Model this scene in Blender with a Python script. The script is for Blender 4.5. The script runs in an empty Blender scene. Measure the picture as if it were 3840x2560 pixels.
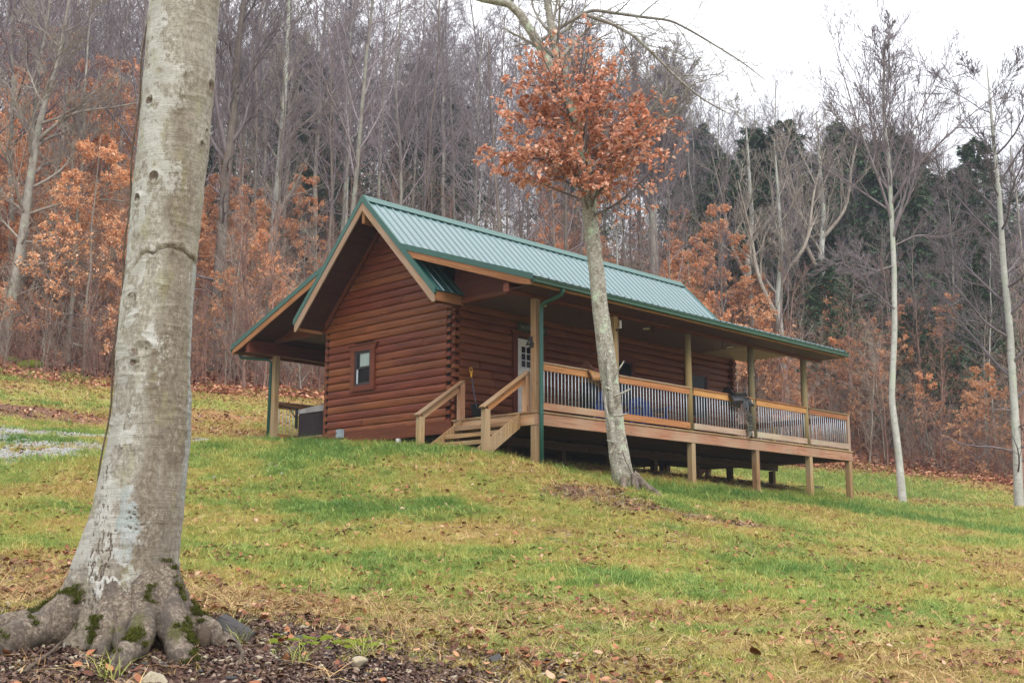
import bpy, math, random
import numpy as np
from mathutils import Vector, Matrix

scene = bpy.context.scene
COL = scene.collection
rnd = random.Random(7)

# ---------------------------------------------------------------- camera
CAM = np.array([-16.2445, -15.2216, -2.7001])
yaw, pit, rol = [math.radians(a) for a in (45.7044, 10.2693, 0.114)]
fw = np.array([math.sin(yaw)*math.cos(pit), math.cos(yaw)*math.cos(pit), math.sin(pit)])
rt = np.array([math.cos(yaw), -math.sin(yaw), 0.0]); upv = np.cross(rt, fw)
rt2 = rt*math.cos(rol)+upv*math.sin(rol); up2 = -rt*math.sin(rol)+upv*math.cos(rol)
cd = bpy.data.cameras.new('camera'); cam = bpy.data.objects.new('camera', cd); COL.objects.link(cam)
cd.sensor_fit = 'HORIZONTAL'; cd.sensor_width = 36.0; cd.lens = 41.43; cd.clip_end = 2000
cam.matrix_world = Matrix(((rt2[0], up2[0], -fw[0], CAM[0]), (rt2[1], up2[1], -fw[1], CAM[1]),
                           (rt2[2], up2[2], -fw[2], CAM[2]), (0, 0, 0, 1)))
scene.camera = cam

# ---------------------------------------------------------------- overcast sky and weak sun
SKY_H, SKY_Z = .38, 1.6
SUN_EL, SUN_AZ = math.radians(42), math.radians(205)      # azimuth from +Y clockwise
w = bpy.data.worlds.new('World'); scene.world = w; w.use_nodes = True
nt = w.node_tree; nt.nodes.clear()
out = nt.nodes.new('ShaderNodeOutputWorld'); mx = nt.nodes.new('ShaderNodeMixShader')
sky = nt.nodes.new('ShaderNodeTexSky'); sky.sky_type = 'NISHITA'; sky.sun_disc = False
sky.sun_elevation = SUN_EL; sky.sun_rotation = SUN_AZ
b1 = nt.nodes.new('ShaderNodeBackground'); b1.inputs['Strength'].default_value = 0.1
b2 = nt.nodes.new('ShaderNodeBackground'); b2.inputs['Strength'].default_value = 1.0
tc = nt.nodes.new('ShaderNodeTexCoord'); no = nt.nodes.new('ShaderNodeTexNoise')
no.inputs['Scale'].default_value = 1.6; no.inputs['Detail'].default_value = 4
cr = nt.nodes.new('ShaderNodeValToRGB')
cr.color_ramp.elements[0].position = .3; cr.color_ramp.elements[0].color = (.92, .945, 1.0, 1)
cr.color_ramp.elements[1].position = .75; cr.color_ramp.elements[1].color = (1.0, 1.005, 1.02, 1)
nt.links.new(tc.outputs['Generated'], no.inputs['Vector']); nt.links.new(no.outputs['Fac'], cr.inputs['Fac'])
# overcast sky: brightness rises evenly from the horizon to the zenith, as a real cloud deck does
sx = nt.nodes.new('ShaderNodeSeparateXYZ'); nt.links.new(tc.outputs['Generated'], sx.inputs[0])
mr = nt.nodes.new('ShaderNodeMapRange'); nt.links.new(sx.outputs[2], mr.inputs['Value'])
mr.inputs['From Min'].default_value = 0.0; mr.inputs['From Max'].default_value = 1.0; mr.inputs['To Min'].default_value = SKY_H; mr.inputs['To Max'].default_value = SKY_Z
nt.links.new(mr.outputs[0], b2.inputs['Strength'])
nt.links.new(cr.outputs['Color'], b2.inputs['Color']); nt.links.new(sky.outputs['Color'], b1.inputs['Color'])
mx.inputs['Fac'].default_value = 0.95
nt.links.new(b1.outputs[0], mx.inputs[1]); nt.links.new(b2.outputs[0], mx.inputs[2]); nt.links.new(mx.outputs[0], out.inputs['Surface'])
sl = bpy.data.lights.new('sun', 'SUN'); sl.energy = 1.5; sl.angle = math.radians(22); sl.color = (1.0, .95, .87)
so = bpy.data.objects.new('sun', sl); COL.objects.link(so)
sdir = Vector((math.sin(SUN_AZ)*math.cos(SUN_EL), math.cos(SUN_AZ)*math.cos(SUN_EL), math.sin(SUN_EL)))
so.rotation_euler = sdir.to_track_quat('Z', 'Y').to_euler(); so.location = (-10, -20, 30)
scene.view_settings.view_transform = 'Standard'; scene.view_settings.look = 'None'
scene.view_settings.gamma = 1; scene.view_settings.use_curve_mapping = False
scene.view_settings.exposure = 1.0
scene.cycles.max_bounces = 6; scene.cycles.diffuse_bounces = 3; scene.cycles.glossy_bounces = 2
scene.cycles.transmission_bounces = 3; scene.cycles.volume_bounces = 2; scene.cycles.transparent_max_bounces = 8
scene.cycles.use_denoising = True

# ---------------------------------------------------------------- node helpers
class N:
    def __init__(s, name, rough=.8, spec=.3):
        s.m = bpy.data.materials.new(name); s.m.use_nodes = True; s.t = s.m.node_tree
        s.b = s.t.nodes['Principled BSDF']; s.b.inputs['Roughness'].default_value = rough
        s.b.inputs['Specular IOR Level'].default_value = spec
    def new(s, k): return s.t.nodes.new('ShaderNode'+k)
    def L(s, a, b): s.t.links.new(a, b)
    def setv(s, inp, v):
        if hasattr(v, 'is_linked') or hasattr(v, 'links'): s.L(v, inp)
        elif isinstance(v, (tuple, list)): inp.default_value = (*v, 1) if len(v) == 3 and len(inp.default_value) == 4 else v
        else: inp.default_value = v
    def uv(s): return s.new('TexCoord').outputs['UV']
    def obj(s): return s.new('TexCoord').outputs['Object']
    def pos(s): return s.new('NewGeometry').outputs['Position']
    def island(s): return s.new('NewGeometry').outputs['Random Per Island']
    def rand(s): return s.new('ObjectInfo').outputs['Random']
    def attr(s, name, kind='GEOMETRY', o='Color'):
        n = s.new('Attribute'); n.attribute_name = name; n.attribute_type = kind; return n.outputs[o]
    def sc(s, v, k, add=None):
        n = s.new('VectorMath'); n.operation = 'MULTIPLY'; s.L(v, n.inputs[0]); n.inputs[1].default_value = k
        o = n.outputs[0]
        if add is not None:
            n2 = s.new('VectorMath'); n2.operation = 'ADD'; s.L(o, n2.inputs[0]); s.setv(n2.inputs[1], add); o = n2.outputs[0]
        return o
    def noise(s, v, scale=1, detail=4, rough=.55, o='Fac', dist=0):
        n = s.new('TexNoise'); s.L(v, n.inputs['Vector']); n.inputs['Scale'].default_value = scale
        n.inputs['Detail'].default_value = detail; n.inputs['Roughness'].default_value = rough
        n.inputs['Distortion'].default_value = dist; return n.outputs[o]
    def voro(s, v, scale=1, feat='F1', o='Distance'):
        n = s.new('TexVoronoi'); n.feature = feat; s.L(v, n.inputs['Vector']); n.inputs['Scale'].default_value = scale; return n.outputs[o]
    def ramp(s, f, stops, interp='LINEAR'):
        n = s.new('ValToRGB'); s.L(f, n.inputs['Fac']); e = n.color_ramp.elements; n.color_ramp.interpolation = interp
        while len(e) < len(stops): e.new(.5)
        for i, (p, c) in enumerate(stops):
            e[i].position = p; e[i].color = (*c, 1) if isinstance(c, tuple) else (c, c, c, 1)
        return n.outputs['Color']
    def mix(s, f, a, b, mode='MIX'):
        n = s.new('Mix'); n.data_type = 'RGBA'; n.blend_type = mode
        s.setv(n.inputs[0], f); s.setv(n.inputs[6], a); s.setv(n.inputs[7], b); return n.outputs[2]
    def math(s, op, a, b=0.0, clamp=False):
        n = s.new('Math'); n.operation = op; n.use_clamp = clamp; s.setv(n.inputs[0], a); s.setv(n.inputs[1], b); return n.outputs[0]
    def hsv(s, c, h=.5, sa=1.0, v=1.0):
        n = s.new('HueSaturation'); s.setv(n.inputs['Hue'], h); s.setv(n.inputs['Saturation'], sa); s.setv(n.inputs['Value'], v); s.setv(n.inputs['Color'], c); return n.outputs[0]
    def bump(s, h, strength=.3, dist=.01):
        n = s.new('Bump'); n.inputs['Strength'].default_value = strength; n.inputs['Distance'].default_value = dist
        s.L(h, n.inputs['Height']); s.L(n.outputs[0], s.b.inputs['Normal'])
    def col(s, c): s.setv(s.b.inputs['Base Color'], c); return s
    def thin(s, fac):
        """thin leaf: part of the light passes through"""
        c = s.b.inputs['Base Color'].links[0].from_socket; tr = s.new('BsdfTranslucent'); s.L(c, tr.inputs['Color']); mx_ = s.new('MixShader'); mx_.inputs[0].default_value = fac
        s.L(s.b.outputs[0], mx_.inputs[1]); s.L(tr.outputs[0], mx_.inputs[2]); s.L(mx_.outputs[0], s.t.nodes['Material Output'].inputs['Surface']); return s
    def rr(s, lo, hi, f=None): return s.math('MULTIPLY_ADD', f if f is not None else s.rand(), hi-lo) if False else s._ma(f if f is not None else s.rand(), hi-lo, lo)
    def _ma(s, a, k, c):
        n = s.new('Math'); n.operation = 'MULTIPLY_ADD'; s.setv(n.inputs[0], a); n.inputs[1].default_value = k; n.inputs[2].default_value = c; return n.outputs[0]

def wood(name, dark, mid, light, rough=.75, spec=.25, knots=.5, grey=None, vary=.25, bumpk=.25):
    n = N(name, rough, spec); r = n.rand()
    comb = n.new('CombineXYZ'); n.L(n._ma(r, 37.0, 0), comb.inputs[0]); n.L(n._ma(r, 11.3, 0), comb.inputs[1])
    base = n.new('VectorMath'); base.operation = 'ADD'; n.L(n.uv(), base.inputs[0]); n.L(comb.outputs[0], base.inputs[1]); v = base.outputs[0]
    g1 = n.noise(n.sc(v, (1.4, 38, 1)), 1, 5, .6, dist=.6)
    g2 = n.noise(n.sc(v, (.8, 3.5, 1)), 1, 3, .5)
    c = n.ramp(g1, [(.28, dark), (.5, mid), (.72, light)])
    c = n.mix(n.ramp(g2, [(.35, 0.0), (.7, .45)]), c, dark)
    if knots:
        vd = n.voro(n.sc(v, (1.9, 7.5, 1)), 1)
        k = n.ramp(vd, [(.07, 1.0), (.13, 0.0)])
        c = n.mix(n.mix(1.0, k, (knots, knots, knots), 'MULTIPLY'), c, tuple(x*.35 for x in dark))
    if grey:
        c = n.mix(n.ramp(n.noise(n.sc(n.pos(), (1, 1, 1)), 1.1, 4), [(.42, 0.0), (.68, .75)]), c, grey)
    c = n.hsv(c, n._ma(r, .02, .49), 1.0, n._ma(r, vary, 1-vary/2))
    n.col(c); n.bump(g1, bumpk, .004)
    return n.m

M = {}
M['log'] = wood('stained log wood', (.062, .014, .005), (.158, .039, .013), (.245, .072, .025), .5, .25, .85, None, .34, .25)
M['stain'] = wood('stained trim board', (.065, .016, .007), (.125, .032, .013), (.185, .054, .022), .55, .22, .4, None, .2)
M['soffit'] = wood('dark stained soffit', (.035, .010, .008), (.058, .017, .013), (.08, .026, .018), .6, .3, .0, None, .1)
M['lumber'] = wood('treated lumber', (.15, .085, .04), (.30, .185, .09), (.44, .30, .16), .8, .15, .75, (.28, .215, .14), .35)
M['rimwood'] = wood('reddish treated lumber', (.21, .10, .055), (.38, .20, .115), (.52, .32, .20), .8, .15, .7, (.36, .27, .18), .25)
M['railwood'] = wood('fresh orange lumber', (.25, .105, .035), (.42, .20, .07), (.54, .30, .13), .7, .25, .7, None, .3)
M['railgrey'] = wood('weathered rail board', (.22, .14, .10), (.38, .26, .19), (.50, .38, .30), .8, .2, .6, (.36, .33, .24), .2)
M['fascia'] = wood('raw fascia board', (.19, .11, .065), (.33, .215, .135), (.43, .30, .20), .8, .2, .5, (.27, .21, .17), .1)
M['eaveboard'] = wood('orange brown fascia', (.16, .065, .025), (.29, .13, .055), (.38, .19, .09), .75, .2, .5, None, .1)
M['pole'] = wood('round treated pole', (.12, .08, .035), (.23, .165, .075), (.33, .25, .13), .8, .2, .3, (.13, .13, .08), .15)
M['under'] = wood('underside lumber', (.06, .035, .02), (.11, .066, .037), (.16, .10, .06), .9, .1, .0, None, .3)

def plain(name, c, rough=.5, spec=.4, metal=0, var=.12, scale=6, c2=None):
    n = N(name, rough, spec); n.b.inputs['Metallic'].default_value = metal
    f = n.noise(n.obj(), scale, 5, .6)
    d = c2 or tuple(x*(1-var*2) for x in c)
    n.col(n.mix(n.ramp(f, [(.3, 0.0), (.7, 1.0)]), d, c))
    if scale < 20: n.bump(f, .05, .003)
    return n.m
M['green'] = plain('green painted metal', (.012, .080, .062), .42, .5, 0, .06)
def roofmat():
    n = N('green roof metal', .3, 1.0); f = n.noise(n.sc(n.uv(), (.6, 3, 1)), 1, 4)
    n.col(n.mix(f, (.012, .066, .066), (.024, .10, .10)))
    n.L(n.ramp(f, [(.2, .26), (.8, .42)]), n.b.inputs['Roughness'])
    n.b.inputs['Coat Weight'].default_value = .45; n.b.inputs['Coat Roughness'].default_value = .2
    return n.m
M['roof'] = roofmat()
M['gutter'] = plain('green gutter', (.022, .085, .055), .4, .5)
M['galv'] = plain('galvanised steel', (.44, .48, .53), .45, .5, .2, .1, 30)
M['ceiling'] = plain('corrugated ceiling metal', (.095, .055, .045), .42, .4, .0, .1)
M['ceilreflect'] = plain('pale corrugated ceiling metal', (.24, .20, .14), .45, .4, .0, .1)  # same ceiling metal, outside light reflected at the far end put into its colour
M['white'] = plain('white paint', (.74, .74, .74), .45, .4)
M['black'] = plain('black plastic', (.009, .009, .010), .5, .2)
M['dark'] = plain('dark void boards', (.02, .015, .012), .9, .1)
M['lamp'] = plain('warm white lens', (.75, .70, .58), .4, .4)
M['blue'] = plain('blue plastic', (.012, .045, .28), .4, .4)
M['yellow'] = plain('yellow plastic', (.80, .42, .02), .4, .4)
M['steelblue'] = plain('blue grey shaft', (.07, .08, .12), .4, .5)
M['leather'] = plain('tan leather', (.34, .17, .06), .45, .5, 0, .2, 12)
M['leatherd'] = plain('brown leather', (.12, .04, .03), .4, .5, 0, .2, 12)
M['blackleather'] = plain('black leather', (.018, .018, .02), .3, .6, 0, .2, 12)
M['camo'] = plain('mottled grey green fabric', (.20, .19, .15), .9, .1, 0, .3, 40, (.03, .03, .025))
M['tub'] = plain('dark brown tub panel', (.03, .022, .024), .8, .15)
M['tubcover'] = plain('grey tub cover', (.30, .29, .29), .5, .3, 0, .2, 3)
M['grey'] = plain('grey electrical plastic', (.25, .30, .33), .5, .4)
M['sash'] = plain('dark window sash', (.025, .018, .022), .4, .4)
M['blind'] = plain('grey blind', (.28, .34, .33), .7, .2)
M['sign'] = plain('dark green sign board', (.05, .055, .04), .7, .2)
M['signtext'] = plain('faded sign lettering', (.17, .17, .15), .7, .2)
M['timber'] = plain('dark landscape timber', (.045, .035, .04), .9, .1)
M['stoneg'] = plain('slate stone', (.05, .046, .045), .75, .4, 0, .25, 9)
M['stonet'] = plain('tan stone', (.36, .31, .22), .8, .2, 0, .2, 9)
M['stonew'] = plain('pale limestone', (.36, .355, .345), .85, .2, 0, .2, 9)
M['moss'] = plain('bright moss', (.16, .20, .02), .95, .1, 0, .35, 40)
M['darkmoss'] = plain('dark moss', (.10, .11, .018), .95, .1, 0, .4, 60)
M['stick'] = plain('dead wood', (.12, .09, .065), .85, .2, 0, .3, 14)
def glassm():
    n = N('dark window glass', .12, .10); n.col((.008, .011, .013)); return n.m
M['glass'] = glassm()

def bark(name, c1, c2, c3, zs=18, lich=None):
    n = N(name, .88, .2); o = n.obj()
    a = n.noise(n.sc(o, (4, 4, 1.2)), 1.6, 5, .6); b = n.noise(n.sc(o, (6, 6, zs)), 1, 4, .6)
    c = n.mix(n.ramp(a, [(.35, 0.0), (.65, 1.0)]), c1, c2); c = n.mix(n.ramp(b, [(.5, 0.0), (.75, .6)]), c, c3)
    if lich: c = n.mix(n.ramp(n.noise(o, 1.7, 6, .7), [(.52, 0.0), (.6, .85)]), c, lich)
    c = n.hsv(c, .5, 1.0, n._ma(n.rand(), .5, .75))
    n.col(c); n.bump(b, .5, .02); return n.m
M['barkgrey'] = bark('grey forest bark', (.17, .15, .13), (.28, .26, .225), (.11, .095, .085), 10, (.26, .27, .22))
M['barkbrown'] = bark('brown forest bark', (.125, .10, .085), (.20, .165, .14), (.08, .065, .058), 10)
M['barkpale'] = bark('pale birch-like bark', (.30, .30, .27), (.42, .42, .39), (.16, .15, .12), 14, (.33, .36, .28))
M['twig'] = bark('purple grey twigs', (.145, .118, .128), (.215, .182, .19), (.095, .078, .086), 4)
M['brush'] = bark('red brown brush twigs', (.19, .105, .085), (.29, .18, .145), (.12, .07, .06), 4)
M['twigpale'] = bark('pale twigs', (.22, .19, .16), (.33, .29, .245), (.14, .12, .10), 4)
def leafm(name, a, b, c, rough=.6):
    n = N(name, rough, .25); r = n.island()
    col = n.ramp(r, [(.0, a), (.5, b), (1.0, c)]); n.col(n.hsv(col, .5, 1.0, n._ma(n.rand(), .3, .85))); n.thin(.38)
    return n.m
M['beechleaf'] = leafm('copper beech leaves', (.46, .175, .105), (.73, .35, .225), (.87, .57, .43))
M['beechfar'] = leafm('orange understory leaves', (.62, .26, .12), (.82, .44, .22), (.88, .62, .42))
def needle():
    n = N('hemlock needles', .7, .2); r = n.island()
    n.col(n.hsv(n.ramp(r, [(0, (.03, .065, .035)), (.5, (.06, .11, .055)), (1, (.10, .16, .07))]), .5, 1.0, n._ma(n.rand(), .4, .8))); return n.m
M['needle'] = needle()
def litter():
    n = N('fallen leaf', .6, .3); r = n.rand()
    n.col(n.ramp(r, [(0, (.07, .025, .015)), (.4, (.17, .055, .025)), (.7, (.30, .12, .05)), (.92, (.38, .19, .10)), (1, (.50, .33, .23))])); return n.m
M['litter'] = litter()
def mulch():
    n = N('dark leaf mulch', .7, .25); r = n.rand()
    n.col(n.ramp(r, [(0, (.035, .02, .017)), (.55, (.10, .055, .042)), (.88, (.17, .11, .08)), (1, (.26, .20, .16))])); return n.m
M['mulch'] = mulch()
def grassm():
    n = N('lawn grass', .55, .25)
    tone = n.attr('tone', 'INSTANCER', 'Fac'); r = n.island()
    t = n.math('ADD', n._ma(tone, .75, 0), n._ma(r, .34, -.06), True)
    n.col(n.ramp(t, [(0, (.34, .20, .09)), (.18, (.48, .34, .13)), (.36, (.44, .40, .11)), (.55, (.29, .36, .09)), (.75, (.16, .27, .06)), (1, (.08, .19, .05))])); n.thin(.3)
    return n.m
M['grass'] = grassm()

# ---------------------------------------------------------------- mesh helpers
def tagit(o, label=None, cat=None, group=None, kind=None):
    if label: o['label'] = label
    if cat: o['category'] = cat
    if group: o['group'] = group
    if kind: o['kind'] = kind
    return o
def link(name, me, mt=None, parent=None, loc=None):
    o = bpy.data.objects.new(name, me); COL.objects.link(o)
    if mt is not None and me is not None and not me.materials: me.materials.append(mt)
    if parent: o.parent = parent
    if loc is not None: o.location = loc
    return o
def thing(name, label, cat, group=None, loc=(0, 0, 0)):
    o = bpy.data.objects.new(name, None); COL.objects.link(o); o.location = loc; o.empty_display_size = .2
    return tagit(o, label, cat, group)
class Mb:
    """collects polygons (small meshes)"""
    def __init__(s): s.v = []; s.f = []; s.uv = []; s.sm = []
    def add(s, V, F, UV=None, smooth=False):
        b = len(s.v); s.v += [tuple(map(float, x)) for x in V]; s.f += [[i+b for i in f] for f in F]
        if UV is None: UV = [[(V[i][0]+V[i][1], V[i][2]) for i in f] for f in F]
        s.uv += UV; s.sm += [smooth]*len(F); return s
    def mesh(s, name):
        me = bpy.data.meshes.new(name); me.from_pydata(s.v, [], s.f)
        l = me.uv_layers.new(name='UVMap'); l.data.foreach_set('uv', [c for f in s.uv for p in f for c in p])
        me.polygons.foreach_set('use_smooth', s.sm); return me
    def obj(s, name, mt, parent=None, loc=None): return link(name, s.mesh(name), mt, parent, loc)
def _n(v): v = np.array(v, float); return v/np.linalg.norm(v)
def prism(prof, p, q, up=(0, 0, 1), mb=None, smooth=False, caps=True, twist=None):
    """extrude closed profile [(side, up)] from p to q; uv runs along the length"""
    mb = mb or Mb(); p = np.array(p, float); q = np.array(q, float); d = q-p; L = np.linalg.norm(d); d = d/L
    s = _n(np.cross(d, up)); u = np.cross(s, d); n = len(prof)
    V = [p+a*s+b*u for a, b in prof]+[q+a*s+b*u for a, b in prof]
    per = [0.0]
    for i in range(n):
        a, b = prof[i], prof[(i+1) % n]; per.append(per[-1]+math.hypot(a[0]-b[0], a[1]-b[1]))
    F = []; UV = []
    for i in range(n):
        j = (i+1) % n; F.append([i, n+i, n+j, j])
        UV.append([(0, per[i]), (L, per[i]), (L, per[i+1]), (0, per[i+1])])
    if caps:
        F.append(list(range(n))); UV.append([(a*.4, b) for a, b in prof])
        F.append([n+i for i in range(n)][::-1]); UV.append([(a*.4, b) for a, b in prof][::-1])
    return mb.add(V, F, UV, smooth)
def rect(w, h, c=.004, ox=0, oy=0):
    a, b = w/2, h/2
    if c <= 0: return [(-a+ox, -b+oy), (a+ox, -b+oy), (a+ox, b+oy), (-a+ox, b+oy)]
    P = [(-a+c, -b), (a-c, -b), (a, -b+c), (a, b-c), (a-c, b), (-a+c, b), (-a, b-c), (-a, -b+c)]
    return [(x+ox, y+oy) for x, y in P]
def board(p, q, w, h, up=(0, 0, 1), c=.004, mb=None): return prism(rect(w, h, c), p, q, up, mb)
def circle(r, n=12): return [(r*math.cos(2*math.pi*i/n), r*math.sin(2*math.pi*i/n)) for i in range(n)]
def extrude(poly, ax, a0, a1, mb=None):
    """poly in the plane across axis ax ('x': (y,z), 'y': (x,z), 'z': (x,y))"""
    mb = mb or Mb(); n = len(poly)
    f = {'x': lambda a, p: (a, p[0], p[1]), 'y': lambda a, p: (p[0], a, p[1]), 'z': lambda a, p: (p[0], p[1], a)}[ax]
    V = [f(a0, p) for p in poly]+[f(a1, p) for p in poly]
    F = [[i, (i+1) % n, n+(i+1) % n, n+i] for i in range(n)]+[list(range(n))[::-1], [n+i for i in range(n)]]
    e = (poly[1][0]-poly[0][0], poly[1][1]-poly[0][1]); le = math.hypot(*e) or 1; e = (e[0]/le, e[1]/le)
    per = 0; UV = []
    for i in range(n):
        a, b = poly[i], poly[(i+1) % n]; l = math.hypot(a[0]-b[0], a[1]-b[1]); UV.append([(per, 0), (per+l, 0), (per+l, a1-a0), (per, a1-a0)]); per += l
    g = [(x*e[0]+y*e[1], -x*e[1]+y*e[0]) for x, y in poly]; UV += [g[::-1], g]
    return mb.add(V, F, UV)
def box(x0, x1, y0, y1, z0, z1, mb=None, c=.003):
    ext = (x1-x0, y1-y0, z1-z0); k = ext.index(max(ext)); cx, cy, cz = (x0+x1)/2, (y0+y1)/2, (z0+z1)/2
    c = min(c, min(ext)*.3)
    if k == 0: return prism(rect(ext[1], ext[2], c), (x0, cy, cz), (x1, cy, cz), (0, 0, 1), mb)
    if k == 1: return prism(rect(ext[0], ext[2], c), (cx, y0, cz), (cx, y1, cz), (0, 0, 1), mb)
    return prism(rect(ext[0], ext[1], c), (cx, cy, z0), (cx, cy, z1), (0, 1, 0), mb)

def bigmesh(name, V, F, smooth=True, cols=None):
    """V (n,3), F (m,k) arrays or a list of them"""
    Fs = F if isinstance(F, list) else [F]
    Fs = [f for f in Fs if len(f)]
    me = bpy.data.meshes.new(name); me.vertices.add(len(V)); me.vertices.foreach_set('co', np.asarray(V, np.float32).ravel())
    lt = np.concatenate([np.full(len(f), f.shape[1], np.int32) for f in Fs]); li = np.concatenate([f.astype(np.int32).ravel() for f in Fs])
    me.loops.add(len(li)); me.loops.foreach_set('vertex_index', li)
    me.polygons.add(len(lt)); ls = np.zeros(len(lt), np.int32); ls[1:] = np.cumsum(lt)[:-1]
    me.polygons.foreach_set('loop_start', ls); me.polygons.foreach_set('loop_total', lt)
    if smooth: me.polygons.foreach_set('use_smooth', np.ones(len(lt), bool))
    me.update(calc_edges=True)
    if cols:
        for cn, a in cols.items():
            at = me.color_attributes.new(cn, 'FLOAT_COLOR', 'POINT'); at.data.foreach_set('color', np.asarray(a, np.float32).ravel())
    return me
def tubes(P, R, S):
    """P (N,K,3), R (N,K) -> verts, quads"""
    N_, K, _ = P.shape
    T = np.gradient(P, axis=1); T /= np.linalg.norm(T, axis=2, keepdims=True)+1e-9
    ref = np.zeros_like(T); ref[...] = (0, 0, 1); m = np.abs(T[:, :1, 2]).repeat(K, 1) > .9; ref[m] = (1, 0, 0)
    A = np.cross(T, ref); A /= np.linalg.norm(A, axis=2, keepdims=True)+1e-9; B = np.cross(T, A)
    th = np.arange(S)*2*np.pi/S
    V = P[:, :, None]+R[:, :, None, None]*(np.cos(th)[None, None, :, None]*A[:, :, None]+np.sin(th)[None, None, :, None]*B[:, :, None])
    base = (np.arange(N_)*K*S)[:, None, None]; k = (np.arange(K-1)*S)[None, :, None]; s = np.arange(S)[None, None, :]; s2 = (s+1) % S
    F = np.stack([base+k+s, base+k+s2, base+k+S+s2, base+k+S+s], -1).reshape(-1, 4)
    return V.reshape(-1, 3), F
def joinVF(parts):
    V = []; F = []; b = 0
    for v, f in parts: V.append(v); F.append(f+b); b += len(v)
    return np.concatenate(V), np.concatenate(F)
def tube_obj(name, pts, rad, mt, parent=None, S=8, caps=True):
    P = np.array([pts], float); R = np.array([rad if hasattr(rad, '__len__') else [rad]*len(pts)], float)
    V, F = tubes(P, R, S); fs = [F]
    K = len(pts)
    if caps: fs.append(np.array([list(range(S))[::-1], [S*(K-1)+i for i in range(S)]]))
    return link(name, bigmesh(name, V, fs), mt, parent)

# value noise
def _hash(ix, iy, seed):
    h = (ix.astype(np.int64)*374761393+iy.astype(np.int64)*668265263+seed*1274126177) & 0x7fffffff
    h = (h ^ (h >> 13))*1274126177 & 0x7fffffff; return ((h ^ (h >> 16)) & 0xffff)/65535.0
def vnoise(x, y, s=1.0, seed=0):
    x = np.asarray(x, float)/s; y = np.asarray(y, float)/s; ix = np.floor(x); iy = np.floor(y); fx = x-ix; fy = y-iy
    fx = fx*fx*(3-2*fx); fy = fy*fy*(3-2*fy)
    a = _hash(ix, iy, seed); b = _hash(ix+1, iy, seed); c = _hash(ix, iy+1, seed); d = _hash(ix+1, iy+1, seed)
    return (a*(1-fx)+b*fx)*(1-fy)+(c*(1-fx)+d*fx)*fy
def fbm(x, y, s=1.0, seed=0, o=4):
    t = 0; a = .5; n = 0
    for i in range(o): t = t+a*vnoise(x, y, s/2**i, seed+i*17); n += a; a *= .55
    return t/n
def sst(x, a, b): t = np.clip((x-a)/(b-a), 0, 1); return t*t*(3-2*t)

# ---------------------------------------------------------------- terrain height
CT=[(-16.24, -15.22, -4.3), (0.1, 0.05, -1.08), (5.1, 0.0, -1.19), (7.7, 0.0, -1.3), (10.1, 0.0, -1.3), (12.1, 0.0, -1.32), (1.6, 2.3, -0.68), (3.4, 2.3, -0.68), (6.7, 2.3, -0.72), (10.0, 2.3, -0.77), (12.0, 2.3, -0.8), (12.1, 4.5, -0.52), (-0.7, 0.4, -0.84), (-0.95, 2.1, -0.66), (-0.1, 4.0, -0.42), (-0.1, 5.9, -0.27), (0.0, 8.8, -0.12), (-0.5, 7.5, -0.17), (-1.5, 5.8, -0.36), (-1.5, 3.2, -0.62), (-1.6, 0.0, -0.97), (5.0, 6.0, -0.5), (9.0, 6.0, -0.5), (5.0, 9.2, -0.05), (10.0, 9.0, 0.0), (14.0, 9.0, 0.3), (-0.27, -2.37, -1.56), (-6.73, 6.81, -0.79), (-5.37, 10.58, -0.08), (-3.14, 7.23, -0.31), (0.59, 26.51, 3.84), (3.58, 24.06, 3.41), (7.15, 19.66, 2.98), (13.47, 19.89, 3.46), (22.43, 19.54, 3.36), (31.35, 14.29, 1.77), (35.17, 11.62, 1.76), (32.33, 3.33, 0.31), (-2.04, 14.57, 0.88), (2.72, 13.0, 1.09), (16.99, 1.05, -1.2), (18.25, -1.84, -1.35), (10.82, -4.8, -2.21), (10.99, -2.64, -1.84), (-12.43, -8.19, -3.22), (-11.23, -10.34, -3.42), (-8.8, -12.29, -3.45), (-13.59, -8.96, -3.35), (-5.08, -8.56, -3.02), (-7.65, -6.84, -3.01), (-4.43, -3.7, -2.23), (-6.12, -1.56, -2.04), (-4.64, 0.45, -1.42), (-8.86, 0.09, -2.07), (-11.62, -5.24, -2.98), (-3.55, -9.31, -3.03), (2.67, -3.99, -2.12), (1.07, -2.82, -1.85), (-9.76, -7.61, -3.18), (-7.34, 52.19, 12.93), (-3.8, 78.96, 24.85), (2.1, 123.57, 26.08), (11.55, 46.84, 13.21), (22.59, 71.48, 25.8), (40.98, 112.55, 27.1), (25.9, 38.14, 12.61), (42.64, 59.33, 25.32), (70.53, 94.64, 26.64), (33.29, 31.36, 11.38), (52.96, 49.86, 22.95), (85.74, 80.69, 24.15), (40.05, 22.93, 9.52), (62.4, 38.07, 19.62), (99.65, 63.32, 20.67), (45.13, 14.05, 7.77), (69.5, 25.67, 16.3), (110.12, 45.05, 17.18), (47.46, 8.56, 6.25), (72.76, 18.0, 13.93), (114.92, 33.74, 14.72), (51.21, -6.63, 3.87), (77.99, -3.21, 10.6), (122.63, 2.48, 11.3), (-30.0, -30.0, -6.0), (-16.0, -28.0, -5.8), (-30.0, -5.0, -3.6), (8.0, -18.0, -4.0), (24.0, -14.0, -3.6), (30.0, -30.0, -5.5), (-30.0, 12.0, 0.0), (-12.0, -20.0, -4.9), (40.0, -10.0, -3.0)]
_C = np.array(CT); _c0 = 1.5
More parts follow.
